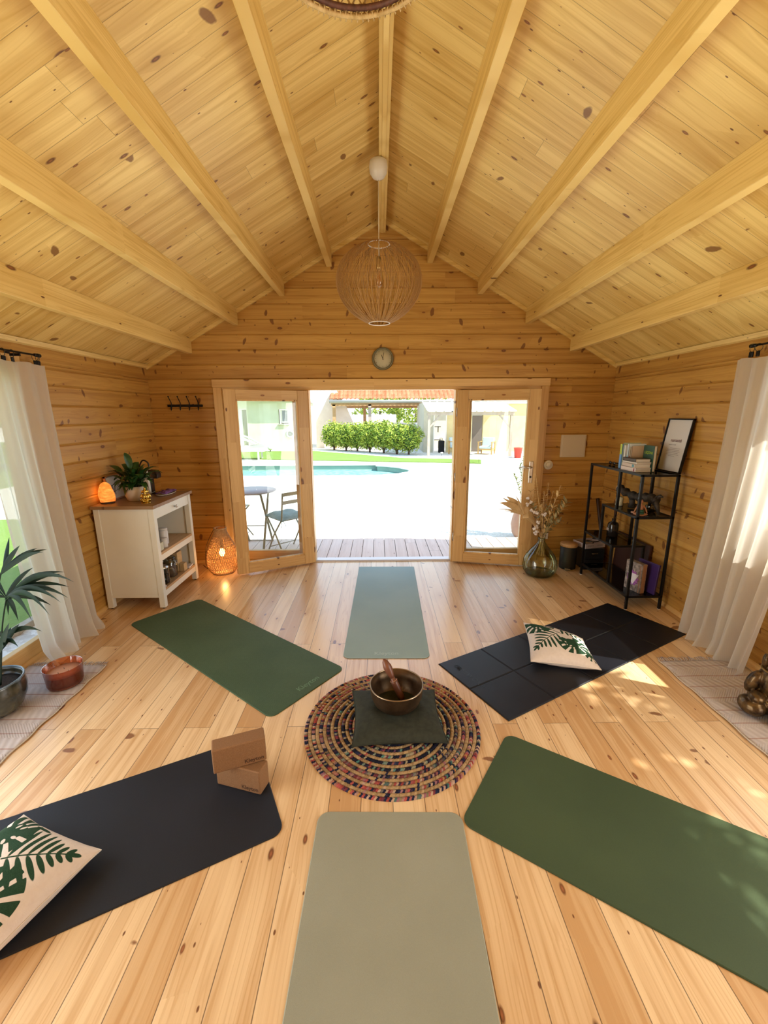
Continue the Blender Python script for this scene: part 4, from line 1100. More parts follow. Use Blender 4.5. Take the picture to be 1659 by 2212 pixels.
for y, z0, z1 in ((ym, ZS[2], ZS[3]-.018), (3.925, ZS[1], ZS[2]-.018), (ym, ZS[0], ZS[1]-.018)):
    for x in (sx0, sx1-q_):
        b = MB(); b.box(x, x+q_, y, y+q_, z0, z1); b.build('divider_post', black_metal, rt)

# framed print leaning on the wall
rt = root('framed_print', 'black framed white poster reading namasté leaning on top of the shelf unit', 'picture', (2.44, 3.55, ZS[3]))
Mf = frame((2.433, 3.552, ZS[3]+.001), (0, -1, 0), (.135, 0, 1))
Wf, Hf = .300, .440
b = MB(Mf)
for a in ((-Wf/2, Wf/2, 0, .010), (-Wf/2, Wf/2, Hf-.010, Hf), (-Wf/2, -Wf/2+.010, 0, Hf), (Wf/2-.010, Wf/2, 0, Hf)): b.box(a[0], a[1], a[2], a[3], -.009, .011)
b.build('frame_border', black_metal, rt)
b = MB(Mf); b.box(-Wf/2+.01, Wf/2-.01, .01, Hf-.01, -.006, .001); b.build('poster', plain('poster_paper', (.66, .64, .64), .25), rt)
pk = plain('poster_ink', (.20, .09, .10), .6); pk2 = plain('poster_ink_small', (.28, .25, .25), .6)
text('lettering', 'namasté', .040, pk, rt, Mf @ Matrix.Translation((.004, .262, .0022)), .0003, bold=.0003)
text('lettering', 'salutation au soleil', .012, pk2, rt, Mf @ Matrix.Translation((-.030, .226, .0022)), .0002)
b = MB(Mf)
for k, (x0, x1) in enumerate(((-.045, .075), (-.085, .070), (-.085, .078), (-.080, .060), (-.08, .072), (-.05, .03))): b.box(x0, x1, .196-k*.013, .199-k*.013, .0012, .0018)
b.build('small_print_lines', pk2, rt)

# books on top: upright row along y then a small stack in front
def book(name, label, c, size, rot, cov, spine=None, pages=True, grp='books on top of the shelf unit'):
    """size = thickness, height, depth (x,z,y local)"""
    rt = root(name, label, 'book', c, rot[2], grp)
    M_ = Matrix.Translation(Vector(c)) @ Euler(rot).to_matrix().to_4x4(); t_, h_, d_ = size
    b = MB(M_); b.box(-t_/2, -t_/2+.0015, -d_/2, d_/2, 0, h_); b.box(t_/2-.0015, t_/2, -d_/2, d_/2, 0, h_); b.box(-t_/2, t_/2, -d_/2, -d_/2+.002, 0, h_)
    b.build('cover', cov, rt)
    b = MB(M_); b.box(-t_/2+.0016, t_/2-.0016, -d_/2+.002, d_/2-.003, .002, h_-.002); b.build('pages', plain('paper', (.66, .60, .50), .8), rt)
    if spine: 
        for (z0, z1, mt) in spine:
            b = MB(M_); b.box(-t_/2-.0003, t_/2+.0003, -d_/2-.0006, -d_/2, z0, z1); b.build('spine_band', mt, rt)
    return rt
Zt = ZS[3]+.0005
pc = lambda n, c: plain(n, c, .45)
yb_ = pc('book_blue', (.16, .34, .66)); ly = pc('book_lime', (.50, .62, .08)); wh = pc('book_white', (.70, .68, .64)); gn = pc('book_green', (.035, .10, .075))
# local -y is the spine; rows face the room (-x): rotate so that -y -> -x
def up(label, y, x, t_, h_, d_, cov, spine=None, rz=-PI/2, tilt=0.): return book('book', label, (x+d_/2, y, Zt), (t_, h_, d_), (0, tilt, rz), cov, spine)
up('blue and lime book, farthest upright one on the shelf unit', 3.812, 2.165, .030, .215, .15, yb_, [(.125, .215, ly), (0, .125, yb_)])
up('thin pale green book beside the blue and lime one', 3.786, 2.170, .010, .228, .15, pc('book_palegreen', (.45, .55, .40)))
up('thick white upright book third in the row', 3.762, 2.170, .030, .208, .15, wh)
up('white and blue upright book, fourth in the row', 3.733, 2.180, .022, .222, .15, pc('book_whiteblue', (.60, .68, .74)), [(.0, .12, pc('book_skyblue', (.25, .50, .70)))])
up('narrow cream upright book with dark red band', 3.711, 2.185, .013, .195, .14, pc('book_cream', (.62, .52, .36)), [(.05, .12, pc('book_red', (.36, .06, .05)))])
up('narrow brown and white upright book next to the dark green one', 3.694, 2.190, .012, .205, .14, pc('book_tan', (.50, .36, .24)))
rtb = book('book', 'dark green hardback with yellow-green title facing the room', (2.300, 3.610, Zt), (.022, .215, .145), (0, 0, PI), gn)
M_ = Matrix.Translation((2.300, 3.610, Zt)) @ Matrix.Rotation(PI, 4, 'Z')
rtb_m = frame((2.2885, 3.610, Zt+.155), (0, -1, 0), (0, 0, 1))
text('lettering', 'LEÇONS', .030, pc('title_green', (.30, .42, .04)), rtb, rtb_m, .0004, bold=.0008)
# lying stack in front
def flat(label, x, y, z, t_, L, D, cov, rz, name='book', band=None):
    rt = root(name, label, 'book', (x, y, z), rz, 'books on top of the shelf unit'); Mw = WM(rt)
    b = MB(Mw); b.box(-D/2, D/2, -L/2, L/2, 0, .002); b.box(-D/2, D/2, -L/2, L/2, t_-.002, t_); b.box(-D/2, -D/2+.002, -L/2, L/2, 0, t_); b.build('cover', cov, rt)
    b = MB(Mw); b.box(-D/2+.0021, D/2-.003, -L/2+.003, L/2-.003, .0021, t_-.0021); b.build('pages', plain('paper2', (.62, .57, .50), .8), rt)
    if band: b = MB(Mw); b.box(-D/2-.0006, -D/2, band[0], band[1], .004, t_-.004); b.build('spine_mark', band[2], rt)
    return rt
rd = pc('mark_red', (.30, .04, .05))
flat('white paperback, bottom of the small lying stack', 2.212, 3.640, Zt, .034, .205, .135, pc('white_cover', (.68, .58, .54)), .05, band=(-.085, -.070, rd))
flat('pale book with blue flower, second in the lying stack', 2.214, 3.645, Zt+.0345, .030, .200, .130, pc('pale_cover', (.64, .53, .46)), -.02, band=(-.085, -.055, pc('mark_blue', (.10, .30, .38))))
flat('white book, third in the lying stack', 2.218, 3.645, Zt+.0650, .016, .190, .130, pc('white_cover_b', (.66, .60, .54)), .08)
flat('dark brown book with hazy landscape cover, on top of the lying stack', 2.215, 3.648, Zt+.0815, .026, .195, .125, noisy('brown_cover', (.04, .03, .025), (.12, .075, .05), 9., .4), .0)
rt = root('sunglasses', 'black sunglasses lying at the far end of the top shelf', 'sunglasses', (2.25, 4.06, Zt)); b = MB()
for dy in (-.035, .035):
    b.M = Matrix.Translation((2.235, 4.06+dy, Zt+.018)); b.ball((0, 0, 0), (.006, .026, .016), 12)
b.M = None; b.tube([(2.235, 4.035, Zt+.022), (2.235, 4.085, Zt+.022)], .003, 5)
for y in (4.0, 4.12): b.tube([(2.235, y, Zt+.02), (2.30, y, Zt+.012), (2.345, y, Zt+.005)], .003, 5)
b.build('glasses_frame', blk_pl, rt)

# second shelf: driftwood, small candle, figurine, smoked vase
Zs = ZS[2]+.0005
rt = root('driftwood', 'long dark gnarled driftwood piece lying on the second shelf', 'driftwood', (2.28, 3.68, Zs))
b = MB(); pts = [(2.235, 3.885, Zs+.155), (2.245, 3.80, Zs+.135), (2.27, 3.70, Zs+.115), (2.29, 3.62, Zs+.12), (2.30, 3.53, Zs+.135), (2.31, 3.46, Zs+.12)]
b.tube(smoothpath(pts, 6), [.034+.009*math.sin(i*1.3) for i in range(31)], 9)
b.tube([(2.27, 3.74, Zs+.12), (2.275, 3.73, Zs+.05), (2.28, 3.74, Zs+.012)], [.028, .024, .034], 8)
b.tube([(2.31, 3.47, Zs+.12), (2.325, 3.455, Zs+.06), (2.335, 3.44, Zs+.006)], [.025, .018, .008], 8)
b.tube([(2.31, 3.49, Zs+.13), (2.33, 3.44, Zs+.165), (2.335, 3.42, Zs+.16)], [.02, .014, .006], 7)
b.build('wood_branch', noisy('charred_wood', (.010, .008, .006), (.05, .036, .025), 30., .7, .6), rt)
b = MB(); b.tube([(2.233, 3.887, Zs+.155), (2.230, 3.900, Zs+.158)], [.030, .027], 9); part(b.build('cut_end', plain('cut_wood', (.50, .33, .24), .7), rt), 'pale cut end')
rt = root('pillar_candle', 'short cream textured candle at the far end of the second shelf', 'candle', (2.225, 3.845, Zs)); 
MB(WM(rt)).lathe([(0, 0), (.030, 0), (.033, .01), (.030, .03), (.033, .05), (.030, .078), (.02, .084), (0, .083)], 24).build('wax', noisy('cream_wax', (.62, .55, .34), (.75, .70, .50), 90., .6, .6), rt)
b = MB(WM(rt)); b.tube([(0, 0, .083), (.001, 0, .094)], .001, 5); b.build('wick', black_fabric, rt)
skin_m = plain('clay_skin', (.36, .15, .07), .45); teal = plain('teal_glaze', (.01, .10, .07), .35)
rt = root('meditating_figurine', 'small clay figurine in teal skirt meditating on the second shelf', 'figurine', (2.185, 3.452, Zs), -.5)
b = MB(WM(rt)); b.ball((0, 0, .065), (.020, .015, .032), 14); b.ball((0, 0, .118), (.013, .014, .018), 12); b.ball((0, 0, .098), (.007, .007, .012), 8)
for s in (-1, 1):
    b.tube([(s*.018, 0, .086), (s*.034, -.006, .06), (s*.045, -.014, .034)], [.007, .006, .005], 8); b.ball((s*.046, -.016, .030), (.006, .008, .004), 8)
    b.tube([(s*.010, 0, .018), (s*.045, -.014, .014), (s*.012, -.042, .009), (-s*.018, -.040, .009)], [.012, .010, .008, .006], 8)
b.build('figurine_body', skin_m, rt, remesh=.0016, it=2)
b = MB(WM(rt)); b.ball((0, 0, .035), (.024, .021, .020), 14); b.ball((0, -.012, .018), (.030, .022, .016), 14); b.build('skirt', teal, rt)
b = MB(WM(rt)); b.ball((0, .005, .127), (.014, .013, .012), 10); b.ball((0, .008, .142), (.006, .006, .006), 8); b.build('hair', black_fabric, rt)
rt = root('pebble', 'small pinkish pebble beside the meditating figurine', 'pebble', (2.165, 3.525, Zs)); MB(WM(rt)).ball((0, 0, .010), (.014, .020, .010), 14).build('stone', plain('pink_stone', (.42, .24, .18), .4), rt)
rt = root('glass_bowl', 'dark smoked glass bowl beneath the driftwood on the second shelf', 'bowl', (2.355, 3.585, Zs)); 
MB(WM(rt)).shell([(0, .002), (.030, .002), (.042, .015), (.045, .04), (.043, .055)], 28).build('bowl_body', glassy('dark_glass', (.25, .26, .20), .15, .02, edge=(.06, .06, .05)), rt)

# third shelf: dark bottle with reeds, black tall lacquer stick
Z3 = ZS[1]+.0005
rt = root('reed_diffuser', 'dark diffuser bottle with small white label on the third shelf', 'diffuser', (2.285, 4.005, Z3))
MB(WM(rt)).lathe([(0, .001), (.046, .001), (.050, .01), (.050, .12), (.042, .14), (.018, .150), (.016, .17), (.019, .172), (.019, .18), (0, .18)], 28).build('bottle', plain('near_black_glass', (.012, .010, .010), .12), rt)
for k in range(5):
    b = MB(WM(rt)); b.tube([(0, 0, .17), (R.uniform(-.05, .05), R.uniform(-.07, .05), .30)], .0016, 5); b.build('reed', plain('reed_brown', (.10, .05, .03), .7), rt)
b = MB(WM(rt) @ frame((-.0505, 0, .075), (0, -1, 0), (0, 0, 1))); b.box(-.018, .018, -.012, .014, 0, .0012); b.build('paper_label', plain('paper_label', (.6, .52, .48), .6), rt)
rt = root('wooden_stick', 'tall dark curved wooden stick leaning in the corner behind the shelf unit', 'stick', (2.470, 4.30, 0))
s1_, s2_ = Xp(1291, 1077, 2.468), Xp(1298, 1160, 2.470); y_ = s2_.y+.01
b = MB(); b.tube(smoothpath([(2.470, y_, .03), s2_, s2_*.5+s1_*.5+Vector((0, -.006, 0)), s1_]), .018, 10); b.tube([(2.470, y_, 0), (2.470, y_, .03)], [.024, .018], 10); b.build('stick_body', plain('dark_lacquer', (.035, .014, .008), .4), rt)
b = MB(); b.M = frame((2.462, 3.98, .004), (0, -1, 0), (.06, 0, 1)); b.box(-.26, .28, 0, .47, -.01, .012)
o = b.build('board_case', plain('red_brown_board', (.045, .014, .008), .5), bevel=.004); tag(o, 'dark red-brown flat case leaning on the wall behind the lower shelves', 'case')

# bottom shelf: boxed book with flower, purple frame behind
Zb = ZS[0]+.0005
rt = root('boxed_set', 'upright boxed book with purple flower cover on the bottom shelf', 'boxed book', (2.27, 3.50, Zb))
Mf = frame((2.235, 3.515, Zb), (.25, -1, 0), (0, 0, 1))
b = MB(Mf); b.box(-.085, .085, 0, .262, -.052, 0); b.build('box_body', noisy('photo_cover', (.09, .075, .07), (.40, .34, .31), 26., .4), rt, bevel=.001)
b = MB(Mf); 
for k in range(11):
    a = 2*PI*k/11; b.ball((math.cos(a)*.040, .118+math.sin(a)*.046, .001), (.026, .017, .0018), 10, rot=(0, 0, a))
b.build('flower_petals', noisy('violet_petal', (.16, .04, .22), (.50, .18, .58), 120., .5), rt)
b = MB(Mf); b.prism([(-.062, .160), (.062, .160), (.004, .058)], .003, .0045, 2); part(b.build('paper_label', plain('white_triangle', (.72, .70, .76), .5), rt), 'white triangular label')
b = MB(Mf); b.box(.066, .074, 0, .25, -.0525, .0012); b.box(.0852, .0862, 0, .262, -.045, -.010); b.build('spine_edge', plain('spine_tan', (.36, .19, .11), .5), rt)
b = MB(); b.M = frame((2.345, 3.500, Zb), (.25, -1, 0), (.08, 0, 1)); b.box(-.115, .10, 0, .268, -.012, .006)
o = b.build('purple_folder', plain('deep_purple', (.045, .018, .11), .4), bevel=.002); tag(o, 'deep purple upright folder behind the boxed book', 'folder')

# bin, drawers, box
rt = root('pedal_bin', 'small black pedal bin with bamboo lid beside the shelf unit', 'bin', (2.025, 4.475, 0)); Mw = Matrix.Translation((2.070, 4.435, 0)); rt.location = (2.070, 4.435, 0); WMAT[rt.name] = Mw
rb = .088
MB(Mw).lathe([(0, .004), (rb*.96, .004), (rb*.98, .012), (rb*.98, .245), (rb*.9, .25), (0, .25)], 40).build('bin_body', plain('matt_black', (.012, .013, .014), .5), rt)
MB(Mw).lathe([(0, .251), (rb, .251), (rb*1.03, .256), (rb*1.03, .278), (rb, .284), (0, .284)], 40).build('lid', noisy('bamboo', (.50, .28, .11), (.58, .35, .15), 8., .45, stretch=(9, 1, 1)), rt)
MB(Mw).lathe([(0, 0), (rb*.9, 0), (rb*.9, .004), (0, .004)], 32).build('base', blk_pl, rt)
b = MB(Mw); b.obox((-.040, -.098, .024), (.055, .045, .006), (0, 0, -.35)); b.build('pedal', silver_m, rt, bevel=.002)
b = MB(); b.box(2.215, 2.428, 4.36, 4.65, .0, .235); 
rt = root('drawer_box', 'black two-drawer storage box in the right corner', 'storage box', (2.32, 4.50, 0)); b.build('box_body', plain('black_board', (.008, .008, .009), .4), rt, bevel=.003)
for z in (.02, .128):
    b = MB(); b.box(2.222, 2.421, 4.353, 4.3595, z, z+.098); dd = b.build('drawer', plain('black_front', (.012, .012, .013), .35), rt, bevel=.002)
    b = MB(); b.tube([(2.29, 4.352, z+.06), (2.29, 4.342, z+.06), (2.35, 4.342, z+.06), (2.35, 4.352, z+.06)], .003, 6); b.build('handle', silver_m, dd)
rt = root('flat_box', 'flat white printed box with open top lying on the black drawers', 'box', (2.28, 4.48, .236))
b = MB(Matrix.Translation((2.315, 4.490, .236)) @ Matrix.Rotation(.25, 4, 'Z'))
b.box(-.125, .125, -.10, .10, 0, .004)
for a in ((-.125, .125, -.10, -.096), (-.125, .125, .096, .10), (-.125, -.121, -.096, .096), (.121, .125, -.096, .096)): b.box(*a, .004, .052)
b.build('box_tray', plain('pink_white_card', (.55, .46, .44), .6), rt)
MM_ = Matrix.Translation((2.315, 4.490, .236)) @ Matrix.Rotation(.25, 4, 'Z')
text('lettering', 'ENJOY', .026, plain('grey_ink', (.22, .19, .18), .6), rt, MM_ @ frame((-.06, -.1005, .026), (1, 0, 0), (0, 0, 1)), .0003)
text('lettering', 'YOGA', .026, bpy.data.materials['grey_ink'], rt, MM_ @ frame((.055, -.1005, .026), (1, 0, 0), (0, 0, 1)), .0003)
rt = root('cable_coil', 'black cable coiled inside the flat white box', 'cable', (2.29, 4.48, .241)); b = MB(MM_)
b.tube(smoothpath([(-.08+.05*math.cos(a)+.01*k, .0+.05*math.sin(a), .012+.003*k) for k, a in enumerate([i*.8 for i in range(26)])], 3), .006, 6); b.build('cable', blk_pl, rt)

# ================================================================ lantern lamp on floor
wicker = noisy('wicker', (.42, .24, .10), (.60, .38, .18), 60., .7); 
LXc, LYc = -1.692, 4.395
rt = root('wicker_lamp', 'pear-shaped woven wicker floor lamp glowing beside the white cabinet', 'lamp', (LXc, LYc, 0)); Mw = WM(rt)
prf = [(.100, .004), (.135, .03), (.158, .08), (.165, .135), (.160, .20), (.146, .26), (.125, .32), (.100, .375), (.078, .42), (.064, .46), (.060, .49)]
pp_ = smoothpath([(r, 0, z) for r, z in prf], 5); N = len(pp_)
b = MB(Mw)
for k in range(44):
    for s in (1, -1):
        b.tube([(p.x*math.cos(2*PI*k/44+s*i*.028), p.x*math.sin(2*PI*k/44+s*i*.028), p.z) for i, p in enumerate(pp_)], .0026, 4, cap=False)
for i in range(0, N, 1):
    p = pp_[i]; b.tube([(p.x*math.cos(a), p.x*math.sin(a), p.z) for a in [2*PI*k/40 for k in range(40)]], .0022 if i % 10 else .0042, 4, closed=True)
b.build('woven_shade', wicker, rt)
b = MB(Mw); b.tube([(.061*math.cos(a), .061*math.sin(a), .492) for a in [2*PI*k/32 for k in range(32)]], .008, 6, closed=True); b.build('shade_rim', wicker, rt)
b = MB(Mw); b.tube([(.106*math.cos(a), .106*math.sin(a), .006) for a in [2*PI*k/32 for k in range(32)]], .006, 6, closed=True); b.build('base_ring', wicker, rt)
b = MB(Mw); b.tube([(0, 0, .36), (0, 0, .28)], [.014, .020], 12); b.tube([(0, 0, .36), (-.03, .02, .46), (-.055, .03, .50)], .003, 6); b.build('bulb_socket', plain('socket_brown', (.06, .035, .02), .5), rt)
blb = NT('lamp_bulb_glow'); bm = blb.done(blb.bsdf((1, .5, .1), .3, emit=(1., .50, .12), estr=30.))
MB(Mw).ball((0, 0, .225), (.030, .030, .046), 16).build('bulb', bm, rt)
b = MB(); b.tube(smoothpath([(LXc-.055, LYc+.03, .497), (LXc-.085, LYc, .45), (LXc-.15, LYc-.03, .30), (LXc-.175, LYc-.02, .12), (LXc-.20, LYc+.08, .01), (LXc-.30, LYc+.2, .006)]), .0035, 6)
b.build('power_cord', plain('brown_cord', (.05, .02, .012), .5), rt)
point('wicker_lamp_light', (LXc, LYc, .175), WICK, (1., .50, .16), .03)

# ================================================================ globe pendant
PZ, PYc, PXc = 2.622, 3.455, .012
straw = plain('paper_string', (.42, .22, .065), .7)
rt = root('globe_pendant', 'large straw-coloured string globe pendant lamp', 'pendant lamp', (PXc, PYc, 3.40)); 
b = MB(); gr = .318; top, bot = .245, -.290
def gp_(f, a):   # f 0..1 bottom to top
    z = bot+(top-bot)*f; zm, ex = (.253, .5) if z > 0 else (.3065, .62)
    return gr*max(0., 1-(z/zm)**2)**ex, z
for k in range(250):
    a0 = 2*PI*k/250; tw = R.uniform(-.22, .22); pts = []
    for i in range(19):
        f = i/18; r, z = gp_(.5-.5*math.cos(PI*f), 0); a = a0+tw*(f-.5)*2; pts.append((PXc+r*math.cos(a), PYc+r*math.sin(a), PZ+z))
    b.tube(pts, .0016, 3, cap=False)
b.build('string_shade', straw, rt)
for z, nm in ((bot, 'lower_ring'), (top, 'upper_ring')):
    r = .078; b = MB(); b.tube([(PXc+r*math.cos(a), PYc+r*math.sin(a), PZ+z) for a in [2*PI*k/40 for k in range(40)]], .004, 6, closed=True); b.build(nm, plain('pale_ring_'+nm, (.80, .74, .66), .5), rt)
b = MB(); b.tube([(PXc, PYc, 3.33), (PXc, PYc, PZ+.15)], .0035, 8); b.build('cable', plain('cable_white', (.62, .52, .36), .6), rt)
MB(Matrix.Translation((PXc, PYc, 0))).lathe([(0, 3.270), (.012, 3.272), (.040, 3.285), (.060, 3.315), (.065, 3.350), (.060, 3.385), (.045, 3.3955), (0, 3.3957)], 32).build('ceiling_rose', plain('rose_white', (.66, .60, .50), .4), rt)
MB(Matrix.Translation((PXc, PYc, 0))).lathe([(0, PZ+.16), (.018, PZ+.16), (.020, PZ+.09), (.016, PZ+.075), (0, PZ+.075)], 20).build('bulb_socket', plain('brass', (.55, .38, .16), .3, .8), rt)
MB(Matrix.Translation((PXc, PYc, 0))).lathe([(.010, PZ+.076), (.014, PZ+.06), (.030, PZ+.02), (.031, PZ-.005), (.024, PZ-.028), (.010, PZ-.04), (0, PZ-.042)], 24).build('bulb', glassy('amber_bulb', (.90, .66, .30), .25, .02, edge=(.5, .3, .1)), rt)
b = MB()
for k in range(4):
    a = k*PI/2; b.tube([(PXc+.006*math.cos(a), PYc+.006*math.sin(a), PZ+.06), (PXc+.010*math.cos(a), PYc+.010*math.sin(a), PZ-.015)], .0008, 4)
b.build('filament', plain('filament', (.7, .45, .15), .4), rt)

# ================================================================ bamboo bell pendant, cut by the frame
bam = noisy('split_bamboo', (.44, .28, .09), (.66, .46, .20), 40., .55, stretch=(1, 1, .2)); bamd = noisy('dark_binding', (.09, .035, .02), (.16, .06, .035), 60., .6)
QX, QY, QZ = -.058, 1.432, 2.90
rt = root('bamboo_pendant', 'woven bamboo pendant shade with dark bound rim, cut by the top edge', 'pendant lamp', (QX, QY, 3.40)); Mq = Matrix.Translation((QX, QY, QZ))
b = MB(Mq); q = [(.250, .012), (.252, .05), (.240, .13), (.205, .21), (.15, .27), (.07, .30)]; qq = smoothpath([(r, 0, z) for r, z in q], 4)
for k in range(44):
    for s in (1, -1):
        pts = [((p.x+s*.0012)*math.cos(2*PI*k/44+s*i*.03), (p.x+s*.0012)*math.sin(2*PI*k/44+s*i*.03), p.z) for i, p in enumerate(qq)]
        for a_, b_ in zip(pts, pts[1:]): 
            c_ = Vector(a_); b.beam(a_, b_, .0020, .011, up=(c_.x, c_.y, .3*.0))
b.build('woven_shade', bam, rt)
b = MB(Mq); N_ = 96
b.tube([(.252*math.cos(a), .252*math.sin(a), .004) for a in [2*PI*k/N_ for k in range(N_)]], .0075, 6, closed=True); b.build('bamboo_rim', bam, rt)
b = MB(Mq)
b.tube([(.244*math.cos(a), .244*math.sin(a), .020) for a in [2*PI*k/N_ for k in range(N_)]], .0085, 6, closed=True)
b.build('dark_band', bamd, rt)
b = MB(Mq)
for k in range(90):
    a = 2*PI*k/90; e_ = Vector((math.cos(a), math.sin(a), 0)); tt = Vector((-e_.y, e_.x, 0))
    b.tube([e_*.243+Vector((0, 0, .030)), e_*.262+tt*.006+Vector((0, 0, .012)), e_*.258+tt*.009+Vector((0, 0, -.006)), e_*.240+tt*.011+Vector((0, 0, .006))], .0024, 4)
part(b.build('rim_binding', bam, rt), 'slanted split-bamboo lashing')
b = MB(Mq); b.tube([(0, 0, .29), (-QX+RX if False else 0, 0, .498)], .003, 6); b.build('cable', black_fabric, rt)
MB(Matrix.Translation((QX, QY, 0))).lathe([(0, 3.14), (.02, 3.14), (.022, 3.20), (0, 3.20)], 16).build('bulb_socket', black_metal, rt)
b = MB(Mq); b.box(-.045, .045+.07, -.012, .012, .488, .4995); b.build('hook_plate', black_metal, rt)

# ================================================================ wall things
rt = root('wall_clock', 'small round wall clock above the open doorway', 'clock', (.050, YB-.002, 2.226))
Mc = frame((.050, YB-.001, 2.226), (1, 0, 0), (0, 0, 1)); 
def lathez(M_, prof, n=48): b = MB(M_); b.lathe(prof, n); return b
_b = MB(Mc); _b.shell([(.0, .001), (.112, .001), (.114, .006), (.108, .026), (.098, .030), (.095, .012)], 64); _b.build('clock_case', plain('grey_green_case', (.16, .14, .07), .5), rt)
lathez(Mc, [(0, .012), (.095, .012), (.095, .0135), (0, .0135)], 64).build('dial', plain('ivory_dial', (.52, .45, .28), .6), rt)
hk = plain('clock_hand', (.03, .02, .012), .5)
for nm, a, l, wd in (('hour_hand', -.42, .042, .005), ('minute_hand', .16, .062, .0035)):
    b = MB(Mc); d = Vector((math.sin(a), math.cos(a), 0)); b.beam(Vector((0, 0, .0165))-d*.012, Vector((0, 0, .0165))+d*l, wd, .0012, up=(0, 0, 1)); b.build(nm, hk, rt)
nk = plain('numeral', (.16, .12, .05), .6)
for k in range(12):
    a = 2*PI*(k+1)/12; text('numeral', str(k+1), .017, nk, rt, Mc @ Matrix.Translation((.078*math.sin(a), .078*math.cos(a), .014)), .0003)
rt = root('coat_rack', 'black wall rack with four double hooks left of the doorway', 'coat rack', (-2.05, YB, 1.78))
b = MB(); b.box(-2.235, -1.865, YB-.016, YB+.0012, 1.748, 1.772); b.build('rack_bar', black_metal, rt, bevel=.004)
for x in (-2.19, -2.095, -2.0, -1.905):
    b = MB(); b.tube(smoothpath([(x, YB-.018, 1.735), (x, YB-.02, 1.79), (x, YB-.05, 1.825), (x-.004, YB-.062, 1.850)]), .005, 6); b.ball((x-.004, YB-.062, 1.852), .0085, 8)
    b.tube(smoothpath([(x, YB-.018, 1.745), (x, YB-.03, 1.715), (x+.008, YB-.05, 1.722), (x+.008, YB-.052, 1.748)]), .0045, 6); b.build('hook', black_metal, rt)
rt = root('fuse_box', 'cream square wall panel between the doorway and right corner', 'fuse box', (2.125, YB, 1.31))
b = MB(); b.box(1.992, 2.262, YB-.022, YB+.0012, 1.192, 1.434); b.build('panel_case', plain('cream_panel', (.62, .52, .38), .4), rt, bevel=.003)
b = MB(); b.box(2.006, 2.250, YB-.027, YB-.0225, 1.206, 1.420); b.build('panel_door', plain('cream_panel_door', (.60, .50, .36), .35), rt, bevel=.002)
rt = root('thermostat', 'round white wall dial just right of the doorway', 'thermostat', (1.874, YB, 1.107)); Mt = frame((1.874, YB+.0012, 1.107), (1, 0, 0), (0, 0, 1)); 
lathez(frame((1.874, YB-.001, 1.107), (1, 0, 0), (0, 0, 1)), [(0, 0), (.050, 0), (.052, .004), (.048, .012), (.0, .013)]).build('backplate', white_plastic, rt)
lathez(frame((1.874, YB-.001, 1.107), (1, 0, 0), (0, 0, 1)), [(0, .0132), (.030, .0132), (.028, .022), (0, .023)]).build('dial', white_plastic, rt)
rt = root('wall_socket', 'white square wall socket low beside the doorway', 'socket', (1.895, YB, .296))
b = MB(); b.box(1.853, 1.937, YB-.011, YB+.0012, .254, .338); b.build('faceplate', white_plastic, rt, bevel=.003)
lathez(frame((1.895, YB-.0112, .296), (1, 0, 0), (0, 0, 1)), [(0, 0), (.020, 0), (.020, .0012), (0, .0012)], 24).build('socket_well', plain('socket_grey', (.50, .48, .44), .5), rt)

# ================================================================ demijohn with dried flowers
vg = glassy('green_demijohn', (.82, .86, .68), .14, .02, edge=(.22, .30, .10))
VX, VY = 1.685, 4.235
rt = root('glass_demijohn', 'green glass demijohn vase on the floor by the right door leaf', 'vase', (VX, VY, 0)); Mv = Matrix.Translation((VX, VY, 0))
MB(Mv).shell([(0, .012), (.06, .008), (.10, .003), (.135, .012), (.165, .055), (.176, .11), (.168, .165), (.140, .225), (.100, .280), (.062, .325), (.038, .360), (.031, .385), (.033, .398), (.030, .402)], 56).build('vase_body', vg, rt)
MB(Mv).shell([(.037, .398), (.039, .402), (.037, .407), (.031, .407), (.029, .40)], 32).build('vase_lip', vg, rt)
b = MB(Mv); b.lathe([(0, .014), (.09, .013), (.128, .020), (.146, .034), (.146, .036), (0, .038)], 40); b.build('vase_base_glass', glassy('green_water', (.45, .52, .30), .1, .02), rt)
rt = root('dried_bouquet', 'dried bouquet of golden ferns, cotton stems and leaves standing in the demijohn', 'bouquet', (VX, VY, .40))
golds = noisy('dried_gold', (.55, .36, .13), (.80, .60, .30), 40., .6); brn = noisy('dried_leaf', (.50, .33, .15), (.62, .43, .22), 20., .7); sage = noisy('dry_sage', (.20, .17, .07), (.42, .36, .18), 30., .6)
cot = noisy('cotton', (.66, .58, .54), (.80, .74, .70), 60., .95, .5); twig = plain('twig', (.12, .06, .035), .7)
dV = (Vector((VX, VY, .4))-Vector((0, 0, CH))).dot(F0); nk_ = Vector((VX, VY, .395))
def bq(px, py, dd=0.): return Dp(px, py, dV+dd)
def stem(tip, r=.0022, mat=None, bow=.03, name='stem'):
    b = MB(); mid = nk_*.5+tip*.5 + Vector((R.uniform(-bow, bow)*.5, R.uniform(-bow, bow), bow)); lo = Vector((VX+R.uniform(-.05, .05), VY+R.uniform(-.05, .05), .22))
    pts = smoothpath([lo, nk_+Vector((R.uniform(-.012, .012), R.uniform(-.012, .012), 0)), mid, tip], 7); b.tube(pts, [r]*(len(pts)-1)+[r*.4], 5); return b, pts
